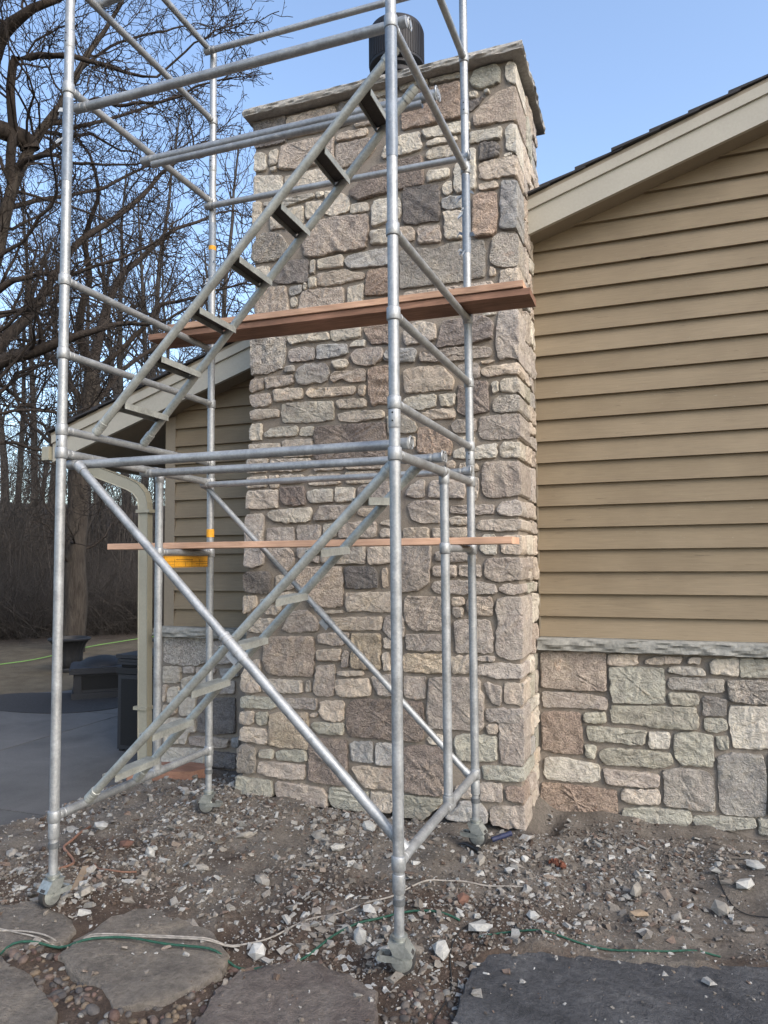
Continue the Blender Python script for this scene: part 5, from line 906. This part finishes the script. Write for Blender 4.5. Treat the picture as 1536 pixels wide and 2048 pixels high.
for i, (x, y, sx, sy_, sz, mt, lab) in enumerate(ROCKS):
    if lab: rock('stone_chunk', x, y, sx, sy_, sz, mt, lab, 'rock', i, GR, i*1.7, tilt=((i*37) % 7-3)*.06)
rock('brick_piece', -3.05, 3.72, .055, .045, .030, M['brick'], 'broken red brick piece half sunk in the dirt', 'brick', 61, None, .5)
rock('brick_piece', -.945, 3.60, .036, .032, .036, M['brick'], 'rounded reddish stone above the wood splinters right of the front right leg', 'rock', 64, None, .2)
rock('wood_chip', -.135, 3.80, .062, .024, .018, M['woodchip'], 'small pale wood chip on the dirt in the lower right', 'wood chip', 71, None, .3)
cl = MB(); rg_ = random.Random(4)
for k in range(26):
    t = rg_.uniform(-1, 1); c_ = Vector((-.583+t*.040, 4.262-t*.012+rg_.gauss(0, .010), gzf(-.583, 4.26)+.012+rg_.uniform(0, .016)))
    cl.obox(c_, (rg_.gauss(0, 1), rg_.gauss(0, 1), rg_.gauss(0, .5)), (0, 1, .3), (.2, 0, 1), .013, .008, .006)
tag(cl.build('dirt_clod', M['clod'], None, origin=(-.583, 4.262, .06)), 'rust brown crumbly clod lying on grey dirt right of the hammer', 'clod')
# roots and a weathered strip of wood by the front left leg
for pts, r, lab in (([(-3.49, 3.90), (-3.427, 3.70), (-3.35, 3.517), (-3.25, 3.47), (-3.17, 3.43), (-3.14, 3.34), (-3.16, 3.22)], .0075, 'crooked brown root lying on the dirt beside the front left leg'),
                    ([(-3.06, 3.46), (-2.98, 3.39), (-2.90, 3.355), (-2.80, 3.37), (-2.73, 3.41)], .005, 'short curved brown root on the dirt right of the front left leg')):
    tag(MB().tube(on_ground(pts, r, .002), r, 7).build('root', M['block'], None, True, origin=(pts[0][0], pts[0][1], .05)), lab, 'root')
c_ = Vector((-2.99, 3.27, gzf(-2.99, 3.27)+.010)); d_ = Vector((.18, -.29, 0)).normalized()
tag(MB().obox(c_, d_, (-d_.y, d_.x, 0), (0, 0, 1), .15, .017, .006).build('wood_strip', M['woodchip'], None, origin=c_), 'weathered flat strip of wood on the dirt beside the front left caster', 'wood strip')
# ------------------------------------------------------------------ loose chips and pebbles (past counting)
def scatter(name, n, region, size, flat, base_mesh, tints, mat, label, cat, seed, keep):
    rg = np.random.default_rng(seed)
    bv, bf = base_mesh; nv = len(bv)
    P = np.empty((0, 2))
    while len(P) < n:
        q = np.stack([rg.uniform(region[0], region[1], n), rg.uniform(region[2], region[3], n)], -1)
        P = np.concatenate([P, q[keep(q, rg)]])
    P = P[:n]; s = size(rg, n); z = gz(P[:, 0], P[:, 1])
    for i, (poly, _, _) in enumerate(FLAGS):
        ins = np.array([inside(poly, a, b) for a, b in P]); z = np.where(ins, np.maximum(z, .050 if i < 4 else .055), z)
    sc = s[:, None]*np.stack([rg.uniform(.7, 1.5, n), rg.uniform(.6, 1.0, n), rg.uniform(*flat, n)], -1)
    v = bv[None]*sc[:, None, :]
    if base_mesh is CHIP: v = v+rg.normal(0, .16, (n, nv, 3))*sc[:, None, :]
    ty, tx, tz = rg.normal(0, .28, n), rg.normal(0, .28, n), rg.uniform(0, 6.28, n)
    x, y, zz = v[..., 0], v[..., 1], v[..., 2]
    c, s_ = np.cos(ty)[:, None], np.sin(ty)[:, None]; x, zz = x*c+zz*s_, -x*s_+zz*c
    c, s_ = np.cos(tx)[:, None], np.sin(tx)[:, None]; y, zz = y*c-zz*s_, y*s_+zz*c
    c, s_ = np.cos(tz)[:, None], np.sin(tz)[:, None]; x, y = x*c-y*s_, x*s_+y*c
    zz = zz-zz.min(1)[:, None]*(.55 if base_mesh is CHIP else .15)
    V = np.stack([x+P[:, :1], y+P[:, 1:], zz+z[:, None]], -1).reshape(-1, 3)
    Fc = (np.array(bf)[None]+(np.arange(n)*nv)[:, None, None]).reshape(-1, len(bf[0]))
    o = mesh_obj(name, V, Fc.tolist(), mat, None, (0, 0, 0))
    T = np.array(tints)[rg.choice(len(tints), n)]*rg.uniform(.75, 1.2, (n, 1))
    col = np.repeat(np.concatenate([T, np.ones((n, 1))], 1), nv, 0).astype(np.float32)
    at = o.data.color_attributes.new('tint', 'FLOAT_COLOR', 'POINT'); at.data.foreach_set('color', col.ravel())
    return tag(o, label, cat, kind='stuff')
CHIP = (np.array([(-.5,-.5,-.5),(.5,-.4,-.5),(.45,.5,-.5),(-.4,.45,-.5),(-.38,-.4,.5),(.42,-.3,.4),(.3,.4,.5),(-.35,.3,.4)]), [(0,3,2,1),(4,5,6,7),(0,1,5,4),(1,2,6,5),(2,3,7,6),(3,0,4,7)])
t_ = (1+5**.5)/2
_v = np.array([(-1,t_,0),(1,t_,0),(-1,-t_,0),(1,-t_,0),(0,-1,t_),(0,1,t_),(0,-1,-t_),(0,1,-t_),(t_,0,-1),(t_,0,1),(-t_,0,-1),(-t_,0,1)]); _v /= np.linalg.norm(_v[0])
_f = [(0,11,5),(0,5,1),(0,1,7),(0,7,10),(0,10,11),(1,5,9),(5,11,4),(11,10,2),(10,7,6),(7,1,8),(3,9,4),(3,4,2),(3,2,6),(3,6,8),(3,8,9),(4,9,5),(2,4,11),(6,2,10),(8,6,7),(9,8,1)]
def subdiv(v, f):
    v = [tuple(q) for q in v]; c = {}; F = []
    def mid(a, b):
        k = (min(a, b), max(a, b))
        if k not in c:
            m_ = (np.array(v[a])+np.array(v[b]))/2; v.append(tuple(m_/np.linalg.norm(m_))); c[k] = len(v)-1
        return c[k]
    for a, b, d in f:
        p, q, r = mid(a, b), mid(b, d), mid(d, a); F += [(a, p, r), (b, q, p), (d, r, q), (p, q, r)]
    return np.array(v), F
PEB = subdiv(_v, _f)
_cl = [(np.random.default_rng(3).uniform(-4.0, 1.1), 0)]
_kr = np.random.default_rng(21); KC = np.stack([_kr.uniform(-4.0, 1.2, 46), _kr.uniform(2.9, 5.0, 46), _kr.uniform(.12, .42, 46)], -1)
def keep_chip(q, rg):
    x, y = q[:, 0], q[:, 1]
    ok = ~((x > -2.93) & (x < -.78) & (y > 4.70)) & (y < 5.24)
    ok &= x > -4.12-np.maximum(0, 3.9-y)*1.2
    dens = .10+sum(np.exp(-(((x-a)**2+(y-b)**2)/r**2)) for a, b, r in KC)*.62
    for i, (P, _, _) in enumerate(FLAGS):
        ins = np.array([inside(P, a, b) for a, b in q]); dens = np.where(ins, .05, dens)
    return ok & (rg.random(len(q)) < dens)
GREY = [(.30, .30, .285), (.26, .255, .238), (.22, .21, .19), (.195, .18, .16), (.16, .145, .125), (.31, .31, .295), (.18, .15, .125), (.13, .098, .08)]
scatter('stone_chips', 8500, (-4.6, 1.8, 2.5, 5.25), lambda r, n: np.clip(np.exp(r.normal(math.log(.0115), .58, n)), .004, .045), (.16, .5), CHIP, GREY, M['chip'], 'grey stone chips and cutting rubble strewn over the dirt', 'rubble', 1, keep_chip)
scatter('stone_crumbs', 11000, (-4.6, 1.8, 2.5, 5.25), lambda r, n: np.clip(np.exp(r.normal(math.log(.0055), .35, n)), .0025, .010), (.4, .8), CHIP, GREY[1:], M['chip'], 'fine grey stone crumbs covering the dirt', 'rubble', 2, keep_chip)
scatter('stone_spalls', 420, (-4.4, 1.8, 2.9, 5.2), lambda r, n: r.uniform(.022, .048, n), (.25, .6), CHIP, GREY[:5], M['chip'], 'larger grey stone spalls scattered among the chips', 'rubble', 3, keep_chip)
scatter('dirt_lumps', 5200, (-4.3, 1.2, 2.5, 5.22), lambda r, n: np.clip(np.exp(r.normal(math.log(.011), .45, n)), .004, .030), (.35, .8), CHIP, [(.13, .113, .095), (.105, .088, .073), (.15, .134, .115), (.075, .055, .043)], M['chip'], 'crumbly grey brown dirt lumps half sunk in the ground', 'dirt', 6, keep_chip)
def keep_peb(q, rg):
    x, y = q[:, 0], q[:, 1]; ok = (y < 2.62+.35*np.exp(-((x+1.45)/.5)**2)+.30*np.exp(-((x+.88)/.12)**2))
    for i, (P, _, _) in enumerate(FLAGS): ok &= ~np.array([inside(P, a, b) for a, b in q])
    return ok
scatter('river_pebbles', 900, (-3.3, -.72, 1.95, 3.0), lambda r, n: np.clip(np.exp(r.normal(math.log(.0125), .35, n)), .006, .030), (.45, .8), PEB, [(.075, .066, .058), (.095, .070, .058), (.11, .095, .082), (.065, .060, .057), (.13, .10, .07), (.085, .056, .046), (.17, .165, .15)], M['pebble'], 'rounded brown and grey pebbles filling the gaps between flagstones', 'pebbles', 4, keep_peb)

# ------------------------------------------------------------------ bare trees
def tubes_np(P, Rd, ns):
    """P: (N,K,3) polylines, Rd: (N,K) radii -> verts, quad faces"""
    N, K, _ = P.shape
    D = np.empty_like(P); D[:, 1:-1] = P[:, 2:]-P[:, :-2]; D[:, 0] = P[:, 1]-P[:, 0]; D[:, -1] = P[:, -1]-P[:, -2]
    D /= np.maximum(np.linalg.norm(D, axis=2), 1e-9)[..., None]
    ref = np.where(np.abs(D[:, :1, 2:3]) > .8, np.array([1., 0, 0]), np.array([0, 0, 1.]))
    A = np.cross(D, np.broadcast_to(ref, D.shape)); A /= np.maximum(np.linalg.norm(A, axis=2), 1e-9)[..., None]
    B = np.cross(D, A)
    t = np.arange(ns)*2*math.pi/ns
    V = P[:, :, None, :]+Rd[:, :, None, None]*(A[:, :, None, :]*np.cos(t)[:, None]+B[:, :, None, :]*np.sin(t)[:, None])
    i = np.arange(N*K*ns).reshape(N, K, ns)
    a = i[:, :-1]; b = i[:, 1:]
    F = np.stack([a, np.roll(a, -1, 2), np.roll(b, -1, 2), b], -1).reshape(-1, 4)
    return V.reshape(-1, 3), F
def grow(rg, start, dirn, length, rad, K, wig, up):
    N = len(start); step = length/(K-1); P = np.empty((N, K, 3)); P[:, 0] = start; d = dirn.copy()
    for k in range(1, K):
        d = d+rg.normal(0, wig, (N, 3)); d[:, 2] += up; d /= np.linalg.norm(d, axis=1)[:, None]
        P[:, k] = P[:, k-1]+d*step[:, None]
    t = np.linspace(0, 1, K)[None]
    return P, rad[:, None]*(1-.72*t)
def sprout(rg, P, Rd, per_m, tmin, ang, lf, rf, lmax, lmin=.12):
    """children along the polylines P"""
    seg = np.linalg.norm(P[:, 1:]-P[:, :-1], axis=2); L = seg.sum(1); n = np.maximum(1, rg.poisson(np.maximum(L*per_m, .6)))
    src = np.repeat(np.arange(len(P)), n); M_ = len(src); K = P.shape[1]
    t = tmin+(1-tmin)*rg.random(M_)**.85; x = t*(K-1); i = np.minimum(x.astype(int), K-2); f = x-i
    p = P[src, i]*(1-f)[:, None]+P[src, i+1]*f[:, None]; d = P[src, i+1]-P[src, i]; d /= np.maximum(np.linalg.norm(d, axis=1), 1e-9)[:, None]
    r = Rd[src, i]*(1-f)+Rd[src, i+1]*f
    q = rg.normal(size=(M_, 3)); q -= d*(q*d).sum(1)[:, None]; q /= np.linalg.norm(q, axis=1)[:, None]
    a = np.radians(rg.uniform(*ang, M_)); nd = d*np.cos(a)[:, None]+q*np.sin(a)[:, None]
    ln_ = np.clip(L[src]*lf*(1.05-.6*t)*rg.uniform(.55, 1.3, M_), lmin, lmax)
    return p, nd, ln_, np.maximum(r*rf*rg.uniform(.7, 1.0, M_), .0022)
class Wood:
    def __init__(s): s.V = []; s.F = []; s.n = 0
    def add(s, P, Rd, ns):
        v, f = tubes_np(P, Rd, ns); s.V.append(v); s.F.append(f+s.n); s.n += len(v)
    def build(s, name, mat, parent, origin):
        V = np.concatenate(s.V)-np.array(origin); F = np.concatenate(s.F)
        me = bpy.data.meshes.new(name); me.vertices.add(len(V)); me.vertices.foreach_set('co', V.astype(np.float32).ravel())
        me.loops.add(F.size); me.loops.foreach_set('vertex_index', F.astype(np.int32).ravel())
        me.polygons.add(len(F)); me.polygons.foreach_set('loop_start', np.arange(0, F.size, 4, dtype=np.int32)); me.polygons.foreach_set('loop_total', np.full(len(F), 4, np.int32))
        me.polygons.foreach_set('use_smooth', np.ones(len(F), bool)); me.update(calc_edges=True); me.materials.append(mat)
        o = bpy.data.objects.new(name, me); COL.objects.link(o); o.parent = parent; o.location = Vector(origin)-(wloc(parent) if parent else Vector()); return o
def resample(l, K):
    p = np.array(l); s = np.concatenate([[0], np.cumsum(np.linalg.norm(p[1:, :3]-p[:-1, :3], axis=1))]); u = np.linspace(0, s[-1], K)
    return np.stack([np.interp(u, s, p[:, k]) for k in range(4)], -1)
def big_tree(name, limbs, label, seed, dens, mats):
    rg = np.random.default_rng(seed); b = limbs[0][0]; g = gzf(b[0], b[1])
    t = thing(name, (b[0], b[1], g), label, 'tree')
    tr = Wood(); cr = Wood()
    K = 22; G = np.stack([resample(l, K) for l in limbs])
    P, Rd = G[..., :3].copy(), G[..., 3]
    w = rg.normal(0, 1, P.shape); 
    for _ in range(2): w[:, 1:-1] = (w[:, :-2]+w[:, 1:-1]*2+w[:, 2:])/4
    P += w*np.minimum(.05, Rd[..., None]*1.2)
    trk = np.concatenate([P[0, :-1]+(P[0, 1:]-P[0, :-1])*q for q in np.linspace(0, 1, 12)])      # limbs leave the trunk, not the air beside it
    for i in range(1, len(P)):
        dd = np.linalg.norm(trk-P[i, 0], axis=1); off = trk[dd.argmin()]-P[i, 0]
        if dd.min() < .9: P[i] += off*np.linspace(1, 0, K)[:, None]**2
        else:
            q0, q1 = trk[dd.argmin()], P[i, 0]; tt = np.linspace(0, 1, 10)[:, None]; dv = (P[i, 1]-P[i, 0])/np.linalg.norm(P[i, 1]-P[i, 0])*dd.min()*.6
            J = (1-tt)**3*q0+3*(1-tt)**2*tt*(q0+np.array([0, 0, dd.min()*.35]))+3*(1-tt)*tt**2*(q1-dv)+tt**3*q1
            cr.add(J[None], np.linspace(Rd[i, 0]*1.25, Rd[i, 0], 10)[None], 8)
    P[0, 0, 2] = g-.1
    tr.add(P[:1], Rd[:1], 14); tr.build('trunk', M[mats[0]], t, b[:3])
    if len(limbs) > 1: cr.add(P[1:], Rd[1:], 8)
    e = P[1:, -1]-P[1:, -2]; e /= np.linalg.norm(e, axis=1)[:, None]
    Pe, Re = grow(rg, P[1:, -1], e, np.full(len(e), 1.1), Rd[1:, -1], 8, .2, .02); cr.add(Pe, Re, 6)      # leaders run out into twigs
    P = np.concatenate([P, np.stack([np.stack([np.interp(np.linspace(0, 7, K), np.arange(8), q[:, k]) for k in range(3)], -1) for q in Pe])]); Rd = np.concatenate([Rd, np.stack([np.interp(np.linspace(0, 7, K), np.arange(8), q) for q in Re])])
    a = sprout(rg, P, Rd, dens[0], .22, (28, 75), .34, .34, 2.6, .6)
    P1, R1 = grow(rg, a[0], a[1], a[2], np.minimum(a[3], .030), 12, .22, .02); cr.add(P1, np.maximum(R1, .006), 5)
    a = sprout(rg, P1, R1, dens[1], .12, (25, 75), .5, .55, 1.5, .3); P2, R2 = grow(rg, *a, 9, .21, .02); R2 = np.maximum(R2, .0052); cr.add(P2, R2, 4)
    a = sprout(rg, P2, R2, dens[2], .1, (25, 75), .55, .62, .8, .18); P3, R3 = grow(rg, *a, 6, .24, .015); R3 = np.maximum(R3, .0040); cr.add(P3, R3, 3)
    a = sprout(rg, P3, R3, dens[3], .1, (25, 75), .55, .7, .40, .12); P4, R4 = grow(rg, *a, 4, .24, .01); cr.add(P4, np.maximum(R4, .0030), 3)
    print('TREE', name, len(P1), len(P2), len(P3), len(P4))
    cr.build('crown', M[mats[1]], t, b[:3])
    return cr.n
n1 = big_tree('bare_oak_tree', LIMBS['maple'], 'large bare tree at the left edge whose crooked limbs reach behind the scaffold', 3, (4.6, 5.0, 5.6, 4.4), ('bark', 'twig'))
n2 = big_tree('bare_oak_tree', LIMBS['oak'], 'stout bare tree with a forked trunk rising behind the left eave', 4, (4.6, 4.6, 5.0, 4.0), ('bark', 'twig'))
# the wood behind the lawn: three kinds of slim bare tree, copied
def slim_tree(seed, h, lean):
    rg = np.random.default_rng(seed); t = bpy.data.objects.new('bare_woodland_tree', None); COL.objects.link(t)
    tr = Wood(); cr = Wood(); K = 16
    P, Rd = grow(rg, np.zeros((1, 3)), np.array([[lean, .02, 1.]]), np.array([h]), np.array([.15]), K, .035, .03); Rd = .16*(1-.85*np.linspace(0, 1, K)[None])
    P[0, 0, 2] = -.3
    tr.add(P, Rd, 9); tr.build('trunk', M['bark2'], t, (0, 0, 0))
    a = sprout(rg, P, Rd, 2.3, .22, (25, 60), .30, .5, 4.5, 1.2); P1, R1 = grow(rg, *a, 9, .14, .07); cr.add(P1, R1, 5)
    a = sprout(rg, P1, R1, 2.0, .15, (25, 65), .42, .55, 1.9, .4); P2, R2 = grow(rg, *a, 7, .2, .04); cr.add(P2, R2, 4)
    a = sprout(rg, P2, R2, 2.6, .1, (25, 65), .5, .65, 1.0, .25); P3, R3 = grow(rg, *a, 5, .22, .03); cr.add(P3, np.maximum(R3, .007), 3)
    cr.build('crown', M['bark2'], t, (0, 0, 0)); return t
kinds = [slim_tree(31, 13, .04), slim_tree(32, 15, -.05), slim_tree(33, 11, .08)]
used = [False]*3; tg = random.Random(17)
WLAB = ['slim straight bare tree in the wood behind the lawn', 'tall thin bare tree leaning left in the wood behind the lawn', 'shorter leaning bare tree in the wood behind the lawn']
for i in range(36):
    az = R(-61+31*((i*.618) % 1)+tg.uniform(-.6, .6)); d = 20+26*((i*.382+.1) % 1)+tg.uniform(-1, 1); k = i % 3
    x, y = math.sin(az)*d, math.cos(az)*d
    src = kinds[k]
    if not used[k]: o = src; used[k] = True
    else:
        o = src.copy(); COL.objects.link(o)
        for ch in [c for c in src.children]:
            c = ch.copy(); COL.objects.link(c); c.parent = o
    o.location = (x, y, gzf(x, y)); o.rotation_euler = (0, 0, tg.uniform(0, 6.28)); s_ = tg.uniform(.8, 1.25); o.scale = (s_, s_, s_*tg.uniform(.9, 1.1))
    tag(o, WLAB[k], 'tree', 'bare trees of the wood behind the lawn')
# brush on the rise
rg = np.random.default_rng(9); N = 17000
az = np.radians(rg.uniform(-66, -27, N)); d = 17.6+18*rg.random(N)**1.5
x, y = np.sin(az)*d, np.cos(az)*d; u = -.66*x+.75*y; ok = (u > 16.6+1.2*np.sin(az*40)*.4) & (x < -5.5); x, y = x[ok], y[ok]; N = len(x)
st = np.stack([x, y, gz(x, y)-.05], -1); dr = rg.normal(0, .75, (N, 3)); dr[:, 2] = 1; dr /= np.linalg.norm(dr, axis=1)[:, None]
P, Rd = grow(rg, st, dr, rg.uniform(.5, 2.3, N), rg.uniform(.004, .011, N), 6, .22, .0)
br = Wood(); br.add(P, Rd, 3)
a = sprout(rg, P, Rd, 1.6, .2, (25, 75), .5, .7, .9, .15); P1, R1 = grow(rg, *a, 4, .25, .02); br.add(P1, np.maximum(R1, .003), 3)
N = 800; az = np.radians(rg.uniform(-66, -29, N)); d = 19+24*rg.random(N); x, y = np.sin(az)*d, np.cos(az)*d
st = np.stack([x, y, gz(x, y)-.05], -1); dr = rg.normal(0, .14, (N, 3)); dr[:, 2] = 1; dr /= np.linalg.norm(dr, axis=1)[:, None]
P, Rd = grow(rg, st, dr, rg.uniform(2.2, 5.5, N), rg.uniform(.010, .026, N), 8, .09, .03); br.add(P, np.maximum(Rd, .006), 4)
a = sprout(rg, P, Rd, 2.4, .25, (25, 65), .36, .6, 1.6, .3); P1, R1 = grow(rg, *a, 5, .2, .04); br.add(P1, np.maximum(R1, .0055), 3)
a = sprout(rg, P1, R1, 2.6, .2, (25, 70), .5, .7, .8, .2); P2, R2 = grow(rg, *a, 4, .25, .02); br.add(P2, np.maximum(R2, .005), 3)
tag(br.build('brush_thicket', M['brush'], None, (0, 0, 0)), 'tangled brown leafless brush on the rise behind the lawn', 'brush', kind='stuff')
